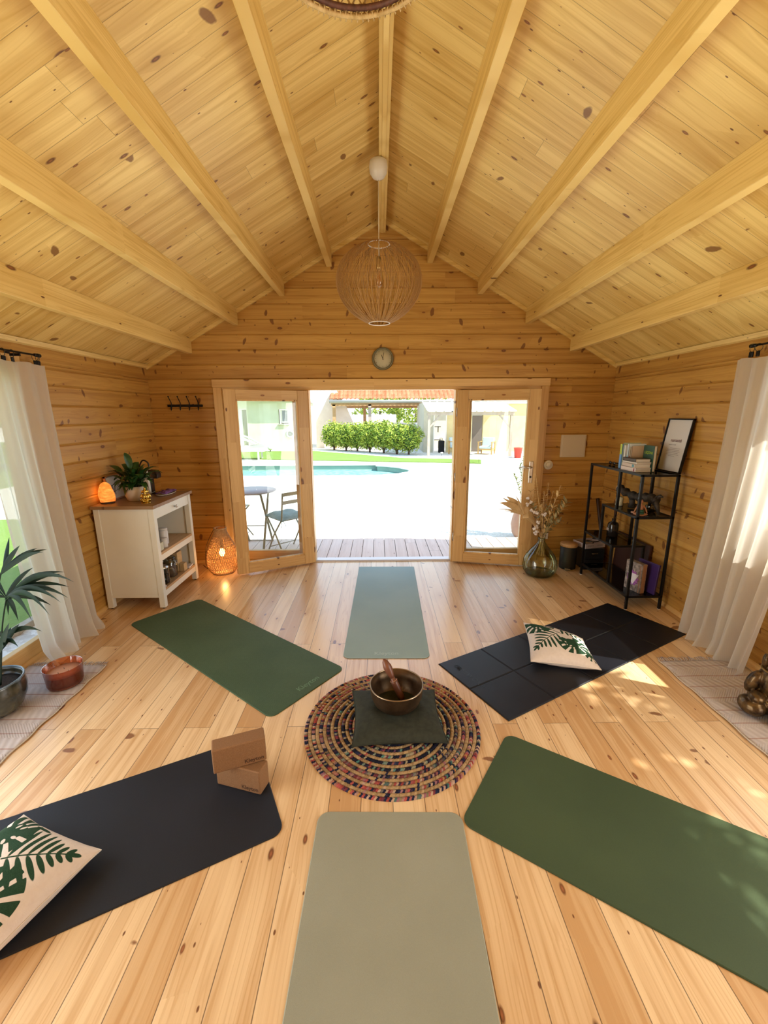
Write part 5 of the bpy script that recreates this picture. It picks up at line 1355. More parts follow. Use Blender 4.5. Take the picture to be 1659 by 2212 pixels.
def fern(px, py, bend, dd, W=.045, n=26):
    tip = bq(px, py, dd); b, pts = stem(tip, .002, bow=.02); m0 = len(pts)//2-3
    path = smoothpath([pts[m0]]+[pts[m0]*(1-f)+tip*f+Vector((bend*math.sin(PI*f*.9), 0, .0)) for f in (.35, .7)]+[tip], 9); N = len(path)
    for i in range(3, N-1):
        f = i/N; d = (path[min(i+1, N-1)]-path[i-1]).normalized(); s = d.cross(F0).normalized(); w = W*(math.sin(PI*min(1, f*.85+.12)))
        for sg in (1, -1): b.leaf(path[i], path[i]+s*sg*w+d*.004+Vector((0, 0, -.008)), .019, (0, 0, .003), 3, 0, .2)
    b.build('fern_frond', golds, rt)
fern(1157, 1022, -.01, -.05, .040); fern(1212, 1048, .05, .0, .050); fern(1185, 1042, .02, .06, .050); fern(1170, 1090, .01, -.08, .03); fern(1176, 1060, 0., -.02, .04); fern(1196, 1060, .03, .05, .04)
def leafspray(tips, mat, name, wid, nl, L, dd):
    for (px, py) in tips:
        tip = bq(px, py, dd+R.uniform(-.05, .05)); b, pts = stem(tip, .0016); N = len(pts)
        for i in range(N//2-1, N, 2):
            for sg in (1, -1):
                d = (pts[min(i+1, N-1)]-pts[i-1]).normalized(); s = (d.cross(F0).normalized()*sg*.8+d*.8+Vector((R.uniform(-.3, .3), R.uniform(-.6, .6), R.uniform(-.2, .3)))).normalized()
                b.leaf(pts[i], pts[i]+s*L*R.uniform(.7, 1.2), wid, (0, 0, .006), 5, 0, .25)
        b.build(name, mat, rt)
leafspray([(1221, 1078), (1215, 1086), (1202, 1110), (1196, 1096)], sage, 'leaf_spray', .020, 3, .055, .03)
leafspray([(1222, 1092), (1190, 1120), (1205, 1070), (1166, 1095)], golds, 'leaf_spray', .026, 3, .070, -.02)
leafspray([(1210, 1100), (1184, 1095), (1212, 1125), (1150, 1090), (1225, 1085)], sage, 'leaf_spray', .030, 3, .060, .0)
leafspray([(1146, 1060), (1178, 1070)], brn, 'leaf_spray', .020, 3, .055, .04)
for (bx0, by0, tx, ty, w_) in ((1128, 1105, 1078, 1086, .07), (1128, 1105, 1094, 1072, .075), (1130, 1112, 1118, 1082, .06), (1128, 1110, 1100, 1108, .045), (1126, 1108, 1084, 1075, .04), (1130, 1110, 1070, 1100, .015), (1128, 1112, 1078, 1104, .012), (1134, 1116, 1112, 1068, .02), (1133, 1112, 1140, 1092, .075), (1130, 1114, 1142, 1120, .07)):
    b, pts = stem(bq(bx0, by0, -.05), .0018, bow=.05); a = bq(bx0, by0, -.05); e_ = bq(tx, ty, -.05+R.uniform(-.06, .06)); b.leaf(a, e_, w_, (0, 0, .02), 7, 0, .35, side=(e_-a).cross(F0)); b.build('dry_leaf', brn, rt)
for grp_ in ([(1141, 1076), (1139, 1090), (1146, 1085)], [(1147, 1102), (1153, 1106), (1160, 1108)], [(1163, 1128), (1158, 1138), (1153, 1142)], [(1155, 1152), (1160, 1148)], [(1174, 1113), (1178, 1110)]):
    tip = bq(*grp_[0], -.06); b, pts = stem(tip, .002); sb = b.build('cotton_twig', twig, rt)
    for (px, py) in grp_:
        c = bq(px, py, -.06+R.uniform(-.02, .02)); b = MB()
        for k in range(4): b.ball(c+Vector((R.uniform(-.012, .012), R.uniform(-.012, .012), R.uniform(-.01, .01))), (.013, .012, .012), 8)
        b.build('cotton_boll', cot, rt)
# ================================================================ outside
GZ = -.15
def grav(name, a, bcol, sc_=60.):
    t = NT(name); x, y, z = t.obj(); d, c = t.voro(t.vec(x, y, z), sc_, '3D')
    return t.done(t.bsdf(t.mix(c[0], a, bcol), .9, normal=t.bump(d, .5, .01)))
patio_m = grav('pale_gravel', (.62, .59, .54), (.80, .78, .72), 40.)
t = NT('lawn_grass'); x, y, z = t.obj(); n1 = t.noise(t.vec(x, y, z), 30., 4.); n2 = t.noise(t.vec(x, y, z), 1.5, 2.)
lawn_m = t.done(t.bsdf(t.mix((n1*.8+n2*.5-.2).clamp(), (.085, .17, .018), (.19, .29, .045)), .9, normal=t.bump(n1, .6, .02)))
# pool outline (right end curved)
arc1 = [Zp(814, 1005, GZ)] + [Zp(px, py, GZ) for px, py in ((815, 1012), (840, 1011), (862, 1013), (880, 1016))]
PO = [(-.06, 15.5), (-.06, 15.12), (.32, 14.95), (.72, 14.55), (.98, 14.05), (1.05, 13.74), (.95, 13.4), (.62, 13.02), (.1, 12.76), (-.55, 12.64)]
px0 = -9.5; yt, yb2 = 15.5, 12.64
b = MB()
def quadz(x0, x1, y0, y1): b.add([(x0, y0, GZ), (x1, y0, GZ), (x1, y1, GZ), (x0, y1, GZ)], [(0, 1, 2, 3)])
quadz(-40, 40, yt, 60); quadz(-40, 40, 5.735, yb2); quadz(-40, px0, yb2, yt); quadz(1.05, 40, yb2, yt)
quadz(-40, -3.1, -20, 5.735); quadz(XR+.05, 40, -20, 5.735); quadz(-3.1, XR+.05, -20, -1.0); quadz(-3.1, XL-.05, -1.0, 5.735)
A_ = [(x, y, GZ) for x, y in PO[:6]]; b.add(A_+[(1.05, 15.5, GZ)], [(6, i, i+1) for i in range(5)][::1])
B_ = [(x, y, GZ) for x, y in PO[5:]]; b.add(B_+[(1.05, 12.64, GZ)], [(5, i, i+1) for i in range(4)])
struct(b.build('ground', patio_m))
t = NT('pool_liner'); x, y, z = t.obj(); n1 = t.noise(t.vec(x, y, z), 9., 3.)
liner = t.done(t.bsdf(t.mix(n1, (.22, .38, .31), (.28, .44, .37)), .4))
t = NT('pool_water'); x, y, z = t.obj(); d_ = t.n('ShaderNodeBsdfDiffuse'); g_ = t.n('ShaderNodeBsdfGlossy'); n1 = t.noise(t.vec(x, y, z), 5., 4.)
t.set(d_.inputs[0], t.mix(n1.step(.35, .65), (.12, .27, .235), (.20, .35, .31))); g_.inputs['Roughness'].default_value = .05
nb_ = t.bump(n1, .25, .05); t.link(nb_, g_.inputs['Normal']); mx = t.n('ShaderNodeMixShader'); mx.inputs[0].default_value = .10
t.link(d_.outputs[0], mx.inputs[1]); t.link(g_.outputs[0], mx.inputs[2]); water_m = t.done(mx)
rt = root('swimming_pool', 'turquoise swimming pool with curved end across the gravel yard', 'pool', (-3, 14, GZ))
poly = [(px0, yt)] + PO + [(px0, yb2)]
b = MB(); n = len(poly); b.add([(x, y, GZ) for x, y in poly]+[(x, y, -1.6) for x, y in poly], [(i, (i+1) % n, n+(i+1) % n, n+i) for i in range(n)]+[tuple(range(n, 2*n))]); b.build('pool_shell', liner, rt)
b = MB(); b.add([(x, y, GZ-.17) for x, y in poly], [tuple(range(n))]); b.build('water', water_m, rt)
b = MB()
for (xa, ya), (xb, yb_) in zip(poly, poly[1:]+poly[:1]):
    b.beam((xa, ya, GZ+.012), (xb, yb_, GZ+.012), .10, .03)
b.build('coping', plain('pale_coping', (.80, .79, .74), .8), rt)
def slab(name, poly, z0, z1, m): b = MB(); b.prism(poly, z0, z1, 2); return b.build(name, m)
struct(slab('lawn', [(-12, 19.5), (-2.6, 17.1), (2.69, 15.96), (3.76, 15.65), (4.05, 16.9), (1.0, 17.75), (-3.2, 21.4), (-12, 21.6)], GZ, GZ+.03, lawn_m))
struct(slab('lawn', [(-7.7, -6), (-3.06, -6), (-3.06, 7.4), (-7.7, 7.4)], GZ, GZ+.03, lawn_m))
struct(slab('lawn', [(-40, -8), (-9.6, -8), (-9.6, 30), (-40, 30)], GZ, GZ+.03, lawn_m))
stone = noisy('stone_kerb', (.34, .28, .22), (.45, .38, .31), 20., .8)
struct(slab('kerb', [(-3.06, -1), (-2.99, -1), (-2.99, 5.7), (-3.06, 5.7)], GZ, GZ+.10, stone))
pebb = grav('white_pebbles', (.50, .44, .40), (.82, .79, .76), 28.)
b = MB(); nx, ny = 14, 120; vs = []
for j in range(ny+1):
    for i in range(nx+1): vs.append((-2.99+.52*i/nx, -.9+6.4*j/ny, -.115+.018*R.random()))
b.add(vs, [(j*(nx+1)+i, j*(nx+1)+i+1, (j+1)*(nx+1)+i+1, (j+1)*(nx+1)+i) for j in range(ny) for i in range(nx)], 0, True)
o = b.build('pebbles', pebb); tag(o, 'strip of white pebbles outside the left window', 'pebbles', kind='stuff')
b = MB(); b.box(-3.2, 3.6, YB+.125, 5.735, -.15, -.055)
x = -3.2
while x < 3.55: b.box(x, x+.138, YB+.122, 5.74, -.055, -.030); x += .142
struct(b.build('deck', deck_m, bevel=.003))
# gravel edge spilling onto the deck end
b = MB()
for k in range(420):
    px_, py_ = R.uniform(-2.9, 3.2), 5.735+abs(R.gauss(0, .05)); r_ = R.uniform(.008, .018); b.ball((px_, py_+.0, GZ+.10-abs(py_-5.735)*.3), (r_, r_, r_*.7), 6)
o = b.build('loose_gravel', patio_m); tag(o, 'pale loose gravel along the far edge of the wooden deck', 'gravel', kind='stuff')

# bistro table and chairs on the deck
metal_g = plain('sage_metal', (.30, .28, .20), .5); cush_g = noisy('grey_blue_cushion', (.20, .28, .28), (.26, .34, .33), 30., .9)
tc = Zp(545, 1061.5, .72); tx, ty = tc.x-.03, 5.42
DZ = -.0295
rt = root('bistro_table', 'round folding bistro table on the deck seen through the left glass', 'table', (tx, ty, DZ))
M_ = Matrix.Translation((tx, ty, DZ))
MB(M_).lathe([(0, .735), (.295, .735), (.302, .742), (.300, .752), (0, .754)], 48).build('table_top', plain('mauve_grey_top', (.34, .30, .33), .4), rt)
for s in (-.16, .16):
    for d in (1, -1):
        b = MB(M_); b.beam((s, -.24*d, .0), (s, .20*d, .73), .026, .012); b.build('leg', metal_g, rt)
for z, y in ((.735, .20), (.735, -.20), (.30, -.05), (.02, .22), (.02, -.22)):
    b = MB(M_); b.tube([(-.16, y, z-.01), (.16, y, z-.01)], .006, 6); b.build('stretcher', metal_g, rt)
def bistro_chair(label, n_, f_, wdir, W=.38, D=.40):
    """n_: near back corner, f_: forward direction, wdir: across direction"""
    n_ = Vector(n_); f_ = Vector(f_).normalized(); wdir = Vector(wdir).normalized()
    rt = root('bistro_chair', label, 'chair', tuple((n_+f_*D/2+wdir*W/2).xy)+(DZ,), 0, 'folding chairs on the deck')
    B = Vector((n_.x, n_.y, DZ)); up_ = Vector((0, 0, 1))
    def P(w, f, z): return B + wdir*w + f_*f + up_*z
    for w in (0., W):
        b = MB(); b.tube([P(w, D*1.0, .0), P(w, D*.55, .25), P(w, D*.02, .47), P(w, -.05, .80)], .010, 6); b.build('back_leg', metal_g, rt)
        b = MB(); b.tube([P(w, -.02, .0), P(w, D*.45, .25), P(w, D*.95, .45)], .010, 6); b.build('front_leg', metal_g, rt)
    for z, f in ((.78, -.047), (.68, -.030)):
        b = MB(); b.beam(P(-.005, f, z), P(W+.005, f, z), .010, .042, up=(0, 0, 1)); b.build('back_slat', metal_g, rt)
    b = MB()
    for k in range(6): b.beam(P(0, .03+k*D/6.2, .452), P(W, .03+k*D/6.2, .452), .05, .010, up=(0, 0, 1))
    b.build('seat', metal_g, rt)
    b = MB()
    for z, f in ((.06, -.0), (.06, D*.9)): b.tube([P(0, f, z), P(W, f, z)], .006, 6)
    b.build('stretcher', metal_g, rt)
    return rt, P
n0, l0, f0 = Zp(609, 1124, .44), Zp(565, 1108, .44), Zp(629, 1096, .44)
rtc, P = bistro_chair('sage green folding bistro chair with grey-blue cushion, right of the table', n0, (l0-n0), (f0-l0))
W, D = .38, .40
b = MB(); N = 12; vs = []
for s in (1, 0):
    for j in range(N+1):
        for i in range(N+1):
            u, v = i/N, j/N; h = ((1-abs(2*u-1)**3)*(1-abs(2*v-1)**3))**.5*.045-.010*(math.cos(u*4*PI)+math.cos(v*4*PI))*.5*s
            vs.append(tuple(P(W*(u*1.06-.03), D*(v*1.1-.02), .459+(h if s else 0)+.004)))
M1 = (N+1)*(N+1); b.add(vs, [(j*(N+1)+i, j*(N+1)+i+1, (j+1)*(N+1)+i+1, (j+1)*(N+1)+i) for j in range(N) for i in range(N)] + [(M1+j*(N+1)+i, M1+(j+1)*(N+1)+i, M1+(j+1)*(N+1)+i+1, M1+j*(N+1)+i+1) for j in range(N) for i in range(N)], 0, True)
o = b.build('seat_cushion', cush_g); tag(o, 'tufted grey-blue cushion tied on the right bistro chair', 'cushion')
q = MB(); q.tube([tuple(P(.0, .0, .465)), tuple(P(-.02, -.02, .42)), tuple(P(-.03, -.02, .38))], .003, 4); q.tube([tuple(P(.0, .0, .465)), tuple(P(.03, -.03, .42)), tuple(P(.035, -.03, .39))], .003, 4); q.build('tie', cush_g, o)
bistro_chair('sage green folding bistro chair partly hidden left of the table', (tx-.62, ty+.18, 0), (1, -.1, 0), (0.1, 1, 0))

# potted shrub outside the right leaf
terra = plain('pink_terracotta', (.42, .25, .19), .7)
rt = root('potted_shrub', 'tall leafy plant in a terracotta pot outside the right glass', 'potted plant', (2.15, 6.12, GZ))
MB(WM(rt)).lathe([(0, 0), (.12, 0), (.17, .08), (.19, .20), (.17, .32), (.15, .38), (.165, .40), (.150, .40), (.13, .36), (0, .35)], 32).build('pot', terra, rt)
b = MB(); c0 = Vector((2.15, 6.12, GZ+.38)); lf = noisy('pale_leaf', (.16, .20, .05), (.34, .36, .12), 20., .6)
for k in range(11):
    hgt = R.uniform(.35, 1.05); a = R.uniform(0, 6.28); tip = c0+Vector((math.cos(a)*.14-.05, math.sin(a)*.14, hgt)); pts = smoothpath([c0, c0*.5+tip*.5+Vector((0, 0, .05)), tip], 8)
    b.tube(pts, .004, 5)
    for i in range(3, len(pts)):
        for s in range(3):
            aa = R.uniform(0, 6.28); b.leaf(pts[i], pts[i]+Vector((math.cos(aa)*.085, math.sin(aa)*.085, .03)), .022, (0, 0, .01), 4, 0, .2)
b.build('foliage', lf, rt)

# hedge bushes
hleaf = []
t = NT('hedge_leaf'); x, y, z = t.obj(); n1 = t.noise(t.vec(x, y, z), 5., 3.)
hl = t.done(t.bsdf(t.mix(n1.step(.3, .7), (.14, .25, .02), (.40, .46, .05)), .6))
hcore = plain('hedge_core', (.05, .10, .015), .9)
def foliage_ball(b, c, rx, ry, rz, n, s, r=None, lo=-1.):
    r = r or R
    for k in range(n):
        u = r.uniform(lo, 1); a = r.uniform(0, 2*PI); q = math.sqrt(max(0, 1-u*u)); rad = r.uniform(.72, 1.08)
        bump = 1+.10*math.sin(a*3+u*4)+.07*math.sin(a*7+u*9)
        p = Vector(c)+Vector((rx*q*math.cos(a), ry*q*math.sin(a), rz*u))*rad*bump
        d = Vector((r.gauss(0, 1), r.gauss(0, 1), r.gauss(0, 1)+.5)).normalized(); e = d.orthogonal().normalized(); f = d.cross(e)
        an = r.uniform(0, 6.28); e2 = e*math.cos(an)+f*math.sin(an); f2 = d.cross(e2); l = s*r.uniform(.7, 1.4)
        b.add([p-e2*l, p-f2*l*.45+d*l*.1, p+e2*l, p+f2*l*.45+d*l*.1], [(0, 1, 2, 3)], 0)
gh = 'round bushes in a row beyond the lawn'
hb = [(722, 972, 'leftmost'), (748, 974, 'second from the left'), (772, 975, 'third from the left'), (799, 977, 'middle'), (829, 979, 'third from the right'), (857, 981, 'second from the right'), (883, 982, 'rightmost')]
for i, (px_, py_, wd) in enumerate(hb):
    c = Zp(px_, py_, GZ); hr = R.uniform(.94, 1.06)
    rt = root('hedge_bush', 'round yellow-green bush, %s of the seven beyond the lawn' % wd, 'bush', tuple(c), 0, gh)
    b = MB(); b.tube([c, c+Vector((0, 0, .3))], [.05, .04], 6); b.tube([c+Vector((.0, 0, .05)), c+Vector((.12, 0, .35))], .025, 5); b.tube([c+Vector((0, 0, .05)), c+Vector((-.12, 0, .35))], .025, 5); b.build('trunk', plain('bark', (.12, .08, .05), .9), rt)
    b = MB(); foliage_ball(b, c+Vector((0, 0, .80*hr)), .60, .55, .62*hr, 2000, .055); b.build('foliage', hl, rt)
    b = MB(); b.ball(c+Vector((0, 0, .80*hr)), (.44, .40, .48), 12); b.build('branches', hcore, rt)

# carport with tiled roof and gable wall
beige = noisy('beige_render', (.68, .56, .46), (.73, .61, .51), 3., .9); creamw = noisy('cream_render', (.50, .47, .36), (.55, .52, .41), 3., .9); yel = noisy('yellow_render', (.62, .53, .28), (.67, .58, .33), 3., .9)
tim = noisy('carport_timber', (.42, .24, .10), (.52, .32, .15), 6., .7); timg = noisy('grey_timber', (.36, .30, .24), (.44, .37, .30), 6., .8)
rt = root('carport', 'carport with orange tiled roof beyond the bushes', 'carport', (0, 22, GZ))
b = MB(); b.prism([(-3.40, GZ), (-3.37, 1.26), (-2.43, 3.05), (-2.3, 3.0), (-1.73, 2.05), (-1.39, 1.22), (-1.0, GZ)], 23.6, 23.85, 1); b.build('gable_wall', beige, rt)
b = MB(); rows = 7; cols = 52; rx0, rx1 = -2.55, 9.; ry0, rz0 = 23.0, 2.36; dy, dz = .36, .20; vs = []; fs = []
for j in range(rows):
    for e_ in (0, 1):
        for i in range(cols*6+1):
            u = i/6; xw_ = rx0+(rx1-rx0)*u/cols; wv = abs(math.sin(u*PI))*.055
            vs.append((xw_+(j*.06 if 0 else 0), ry0+dy*(j+e_*1.06), rz0+dz*(j+e_)+wv+(.045 if e_ == 0 else 0.)))
w_ = cols*6+1
for j in range(rows):
    for i in range(w_-1):
        a = 2*j*w_+i; fs.append((a, a+1, a+w_+1, a+w_))
        if j+1 < rows: c_ = (2*j+1)*w_+i; fs.append((c_, c_+1, c_+w_+1, c_+w_))
b.add(vs, fs, 0, True)
t = NT('clay_tiles'); x, y, z = t.obj(); wc_ = t.white(t.vec((x*4.55).floor(), (y*2.78).floor(), 0.))
tile_m = t.done(t.bsdf(t.mix(wc_[0], (.40, .12, .045), (.50, .21, .10)), .8)); b.build('tiled_roof', tile_m, rt, solid=.03)
b = MB(); b.tube([(-2.55, 22.93, 2.29), (9, 22.93, 2.29)], .08, 10); b.build('gutter', plain('zinc', (.40, .38, .34), .5, .2), rt)
for x, y, m_ in ((-2.34, 23.2, tim), (-.80, 25.4, tim), (-.46, 23.2, timg)):
    b = MB(); b.box(x-.08, x+.08, y-.08, y+.08, GZ, 2.15); b.build('post', m_, rt)
b = MB(); b.box(-2.48, 2.6, 23.12, 23.26, 2.07, 2.23); b.build('front_beam', tim, rt)
b = MB(); b.box(-2.5, 2.6, 25.35, 25.50, 1.98, 2.17); b.build('rear_beam', tim, rt)

# outbuilding on the right
rt = root('outbuilding', 'cream and yellow rendered outbuilding with open doorways behind the pergola', 'building', (5, 22, GZ))
def bxp(name, m_, *a): b = MB(); b.box(*a); return b.build(name, m_, rt)
bxp('wall', creamw, 2.13, 2.60, 20.5, 21.0, GZ, 2.17); bxp('wall', yel, 3.22, 4.40, 20.5, 20.7, GZ, 2.17); bxp('wall', yel, 4.93, 9.5, 20.5, 20.7, GZ, 2.17); bxp('wall', creamw, 2.60, 4.93, 20.5, 20.7, 1.58, 2.17)
bxp('wall', creamw, 2.13, 2.2, 21.0, 24, GZ, 2.17)
bxp('interior_wall', creamw, 2.2, 5.6, 23.2, 23.3, GZ, 2.17); bxp('soffit', white_plastic, 2.13, 9.5, 20.30, 20.5, 2.10, 2.18)
for x in (2.585, 3.165): bxp('door_frame', white_plastic, x, x+.05, 20.46, 20.5, GZ, 1.60)
dk = plain('dark_interior', (.05, .045, .045), .7)
o = bxp('door', plain('dark_door', (.13, .11, .10), .5), 4.43, 4.90, 20.52, 20.56, GZ+.02, 1.56)
for x0, x1, z0, z1 in ((2.62, 3.1, 1.0, 1.04), (2.72, 2.76, .65, 1.04), (2.95, 2.99, .75, 1.04), (2.62, 3.15, .35, .39)): bxp('shelf_bracket', dk, x0, x1, 21.6, 21.7, z0, z1)
rt2 = root('tool_bag', 'black bag standing in the open doorway of the outbuilding', 'bag', (2.95, 20.42, GZ)); b = MB(); b.prism([(2.80, 20.3), (3.12, 20.3), (3.08, 20.45), (2.84, 20.45)], GZ, .42, 2); b.build('bag_body', black_fabric, rt2, bevel=.03)
b = MB(); b.tube([(2.88, 20.38, .42), (2.90, 20.38, .52), (3.0, 20.38, .52), (3.02, 20.38, .42)], .012, 5); b.build('handle', black_fabric, rt2)
rt = root('pergola', 'small timber pergola with white corrugated roof at the outbuilding', 'pergola', (3.9, 19.3, GZ))
for x in (2.12, 5.60):
    b = MB(); b.box(x-.055, x+.055, 18.24, 18.36, GZ, 1.62); b.build('post', timg, rt)
b = MB(); b.box(2.03, 5.70, 18.23, 18.37, 1.59, 1.72); b.build('front_beam', timg, rt)
for a_, c_ in (((2.17, 18.3, 1.12), (2.58, 18.3, 1.59)), ((5.55, 18.3, 1.10), (5.08, 18.3, 1.59))):
    b = MB(); b.beam(a_, c_, .07, .07); b.build('brace', timg, rt)
b = MB(); vs = []; n = 220
for e_, (yy, zz) in enumerate(((18.12, 1.73), (20.4, 2.16))):
    for i in range(n+1):
        u = i/n; ph = (u*11) % 1; vs.append((2.02+3.72*u, yy, zz+(.045 if ph < .18 else 0)))
b.add(vs, [(i, i+1, n+2+i, n+1+i) for i in range(n)]); b.build('corrugated_roof', plain('white_sheet', (.80, .80, .78), .5), rt, solid=.012)
teak = plain('teak', (.55, .33, .12), .5); pale = plain('pale_blue_cushion', (.52, .60, .62), .9)
def armchair(label, x, y, rz):
    rt = root('garden_armchair', label, 'armchair', (x, y, GZ), rz, 'garden armchairs under the pergola'); M_ = WM(rt)
    for sx in (-.30, .30):
        for yy, h in ((-.28, .55), (.28, .60)): b = MB(M_); b.box(sx-.025, sx+.025, yy-.025, yy+.025, 0, h); b.build('leg', teak, rt)
        b = MB(M_); b.box(sx-.035, sx+.035, -.32, .34, .55, .58); b.build('armrest', teak, rt)
    b = MB(M_); b.box(-.30, .30, -.28, .28, .22, .27); b.build('seat_frame', teak, rt)
    b = MB(M_); b.box(-.27, .27, -.30, .25, .272, .38); b.build('seat_pad', pale, rt, bevel=.03)
    b = MB(M_); b.obox((0, .27, .55), (.54, .12, .42), (-.2, 0, 0)); b.build('back_pad', pale, rt, bevel=.04)
armchair('teak garden armchair with pale cushions under the pergola, right one', 4.85, 19.3, -.5)
armchair('teak garden armchair under the pergola, mostly hidden by the door frame', 3.62, 19.6, .5)
rt = root('red_planter', 'red plastic planter standing on the paving near the pergola', 'planter', (5.78, 17.75, GZ)); MB(WM(rt)).lathe([(0, 0), (.13, 0), (.175, .40), (.185, .40), (.185, .42), (.165, .42), (.15, .36), (0, .35)], 28).build('planter_body', plain('red_plastic', (.55, .06, .045), .45), rt)
b = MB(); b.box(3.5, 12, 18.0, 20.5, GZ, GZ+.02); struct(b.build('paving', patio_m))
for i, (px_, py_) in enumerate(((954, 991), (1034, 1001))):
    c = Zp(px_, py_, GZ); rt = root('garden_light', 'small stake garden light %s' % ('left of the door post, by the lawn edge' if i == 0 else 'at the right end of the lawn'), 'garden light', tuple(c), 0, 'stake lights on the lawn edge')
    b = MB(); b.tube([c, c+Vector((0, 0, .22))], .006, 5); b.build('stake', black_metal, rt)
    MB(Matrix.Translation(c)).lathe([(0, .22), (.03, .22), (.06, .25), (.05, .27), (0, .275)], 14).build('lamp_head', white_plastic, rt)

# house on the left
rt = root('house', 'pale rendered house across the pool seen through the left glass', 'house', (-8, 24, GZ)); hw = noisy('pale_render', (.58, .60, .44), (.64, .66, .50), 2., .9)
b = MB()
for a in ((-14, -7.05, GZ, 2.33), (-6.6, -5.01, GZ, 2.33), (-4.53, -4.15, GZ, 2.33), (-7.05, -6.6, 1.93, 2.33), (-5.01, -4.53, 1.9, 2.33), (-5.01, -4.53, GZ, 1.2)): b.box(a[0], a[1], 22, 22.25, a[2], a[3])
b.box(-4.2, -4.15, 22.25, 28, GZ, 2.33); b.build('wall', hw, rt)
b = MB(); b.box(-14, -4.0, 21.6, 28, 2.34, 2.52); b.build('eaves', plain('pale_eaves', (.66, .62, .52), .8), rt)
wg = plain('grey_pane', (.22, .24, .26), .1)
b = MB(); b.box(-4.95, -4.56, 22.10, 22.12, 1.24, 1.88); wn = b.build('window', white_plastic, rt); b = MB(); b.box(-4.85, -4.60, 22.085, 22.10, 1.32, 1.84); b.build('pane', wg, wn)
b = MB(); b.box(-5.05, -4.49, 21.92, 22.1, 1.14, 1.20); b.build('window_sill', plain('sill_grey', (.40, .40, .36), .8), rt)
b = MB(); b.box(-7.05, -6.6, 22.10, 22.14, GZ, 1.92); dd = b.build('glass_door', white_plastic, rt); b = MB(); b.box(-6.85, -6.62, 22.08, 22.10, .0, 1.88); b.build('pane', plain('olive_pane', (.20, .22, .12), .15), dd)
rt = root('hose_reel', 'round white and grey hose reel on the pale house wall', 'hose reel', (-4.49, 21.9, .69)); Mh = frame((-4.47, 21.99, .69), (1, 0, 0), (0, 0, 1))
b = MB(Mh); b.tube([(.155*math.cos(a), .155*math.sin(a), .06) for a in [2*PI*k/32 for k in range(32)]], .030, 8, closed=True); b.build('reel_rim', white_plastic, rt)
b = MB(Mh); b.lathe([(0, .001), (.15, .001), (.15, .05), (0, .05)], 28); b.box(-.21, -.16, -.16, .12, 0, .05); b.build('reel_body', plain('reel_grey', (.22, .24, .22), .6), rt)
b = MB(); b.tube(smoothpath([(-4.40, 21.93, .52), (-4.39, 21.93, .25), (-4.33, 21.9, .02)]), .010, 5); b.build('hose', plain('hose', (.3, .3, .26), .6), rt)
rt = root('garden_globe', 'white garden globe light in front of the pale house', 'garden light', (-5.33, 21.2, GZ)); MB(Matrix.Translation((-5.33, 21.2, 0))).ball((0, 0, .07), .13, 16).build('globe', white_plastic, rt); b = MB(); b.tube([(-5.33, 21.2, GZ), (-5.33, 21.2, -.04)], .03, 8); b.build('stake', black_metal, rt)
# sun lounger by the pool
rt = root('sun_lounger', 'pale grey slatted sun lounger beside the pool, partly hidden by the door leaf', 'sun lounger', (-5.5, 17.5, GZ+.02)); gry = plain('pale_grey_frame', (.52, .54, .50), .6); gz = GZ+.005
b = MB(); b.beam((-6.6, 17.3, .30), (-4.56, 17.3, .43), .06, .10); b.beam((-6.6, 17.9, .30), (-4.56, 17.9, .43), .06, .10); b.build('frame', plain('grey_frame', (.36, .37, .34), .6), rt)
b = MB(); b.tube(smoothpath([(-6.4, 17.3, 1.0), (-5.5, 17.3, .78), (-4.95, 17.3, .50)]), .035, 6); b.tube(smoothpath([(-6.4, 17.9, 1.0), (-5.5, 17.9, .78), (-4.95, 17.9, .50)]), .035, 6); b.build('backrest_rail', gry, rt)
b = MB()
for k in range(12): f = k/11; b.beam((-6.4+1.4*f, 17.3, .97-.45*f), (-6.4+1.4*f, 17.9, .97-.45*f), .05, .015)
b.build('backrest_slats', gry, rt)
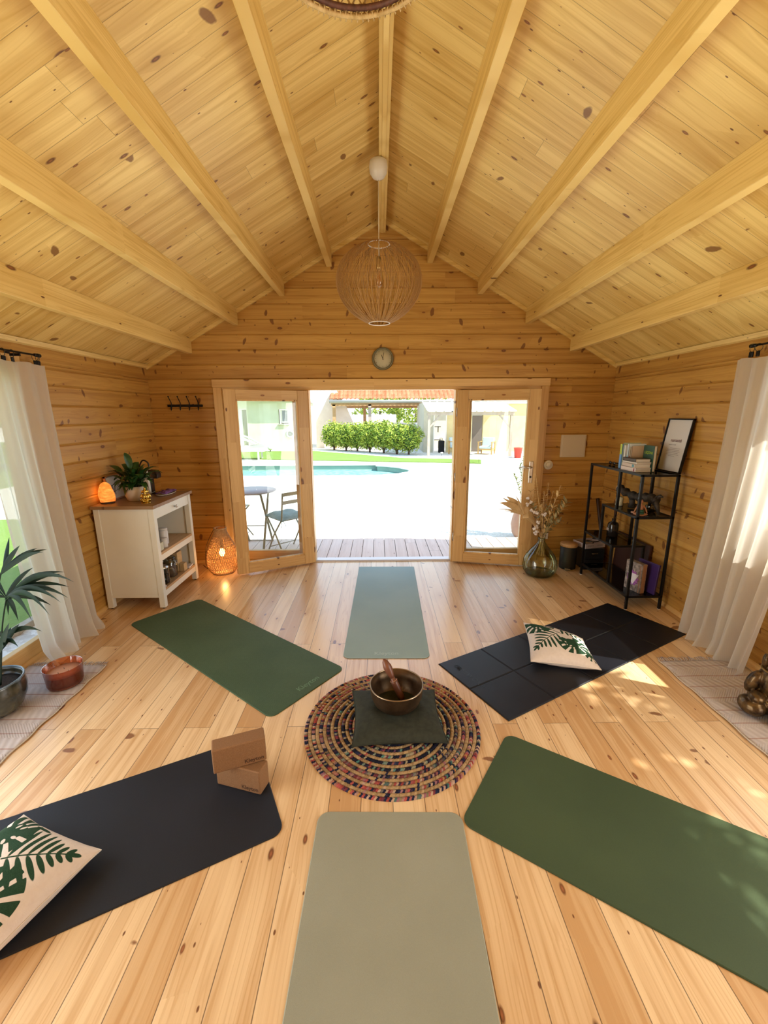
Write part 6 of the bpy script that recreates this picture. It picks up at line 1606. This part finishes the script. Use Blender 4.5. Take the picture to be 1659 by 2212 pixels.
b = MB(); b.box(-6.6, -4.62, 17.33, 17.87, .20, .27); b.build('seat_pad', plain('pale_pad', (.66, .66, .60), .9), rt)
for x in (-6.3, -4.85):
    for y in (17.33, 17.87): b = MB(); b.box(x-.03, x+.03, y-.03, y+.03, gz, .32); b.build('leg', gry, rt)

# beyond the carport: wall, trees, panel
b = MB(); b.box(-6, 1.1, 27, 27.3, GZ, 1.62); o = b.build('garden_wall', plain('white_wall', (.80, .79, .76), .9)); tag(o, 'white garden wall far behind the carport', 'wall')
b = MB(); b.box(.9, 2.85, 26.6, 26.8, GZ, 1.13); o = b.build('grey_panel', plain('grey_board', (.36, .38, .42), .7)); tag(o, 'grey board fence behind the rightmost bush', 'fence')
b = MB(); b.M = frame((2.5, 26.59, .85), (1, 0, 0), (0, 0, 1)); b.ball((-.1, .1, 0), (.22, .14, .01), 12); part(b.build('painted_shape', plain('pale_blue_paint', (.35, .50, .66), .6), o), 'pale blue painted shape')
def tree(label, c, rx, rz, n, s, zc, m=None):
    rt = root('tree', label, 'tree', tuple(c)); c = Vector(c)
    b = MB(); b.tube([c, c+Vector((0, 0, zc))], [.12, .07], 8); b.build('trunk', plain('trunk_bark', (.14, .10, .07), .9), rt)
    b = MB(); foliage_ball(b, c+Vector((0, 0, zc)), rx, rx, rz, n, s); b.build('crown', m or hl, rt); return rt
tree('broad green tree far behind the carport, right one', (2.6, 30.5, GZ), 1.9, 1.3, 1500, .14, 2.3)
tree('green tree far behind the carport, left one', (.1, 31, GZ), 1.7, 1.1, 1300, .14, 2.0)
tree('green garden tree beyond the lawn outside the left window', (-14., 15.0, GZ), 2.6, 2.2, 1700, .18, 1.9)
def _side_tree():
    c = Vector((4.80, -.85, GZ)); rt = root('tree', 'leafy tree shading the wall outside the right window', 'tree', tuple(c))
    b = MB(); b.tube([c, c+Vector((0, 0, 3.9))], [.12, .06], 8); b.build('trunk', plain('side_trunk', (.14, .10, .07), .9), rt)
    b = MB(); foliage_ball(b, c+Vector((0, 0, 4.1)), 1.0, 1.85, .80, 9000, .065, r=random.Random(5)); b.build('crown', hl, rt)
_side_tree()
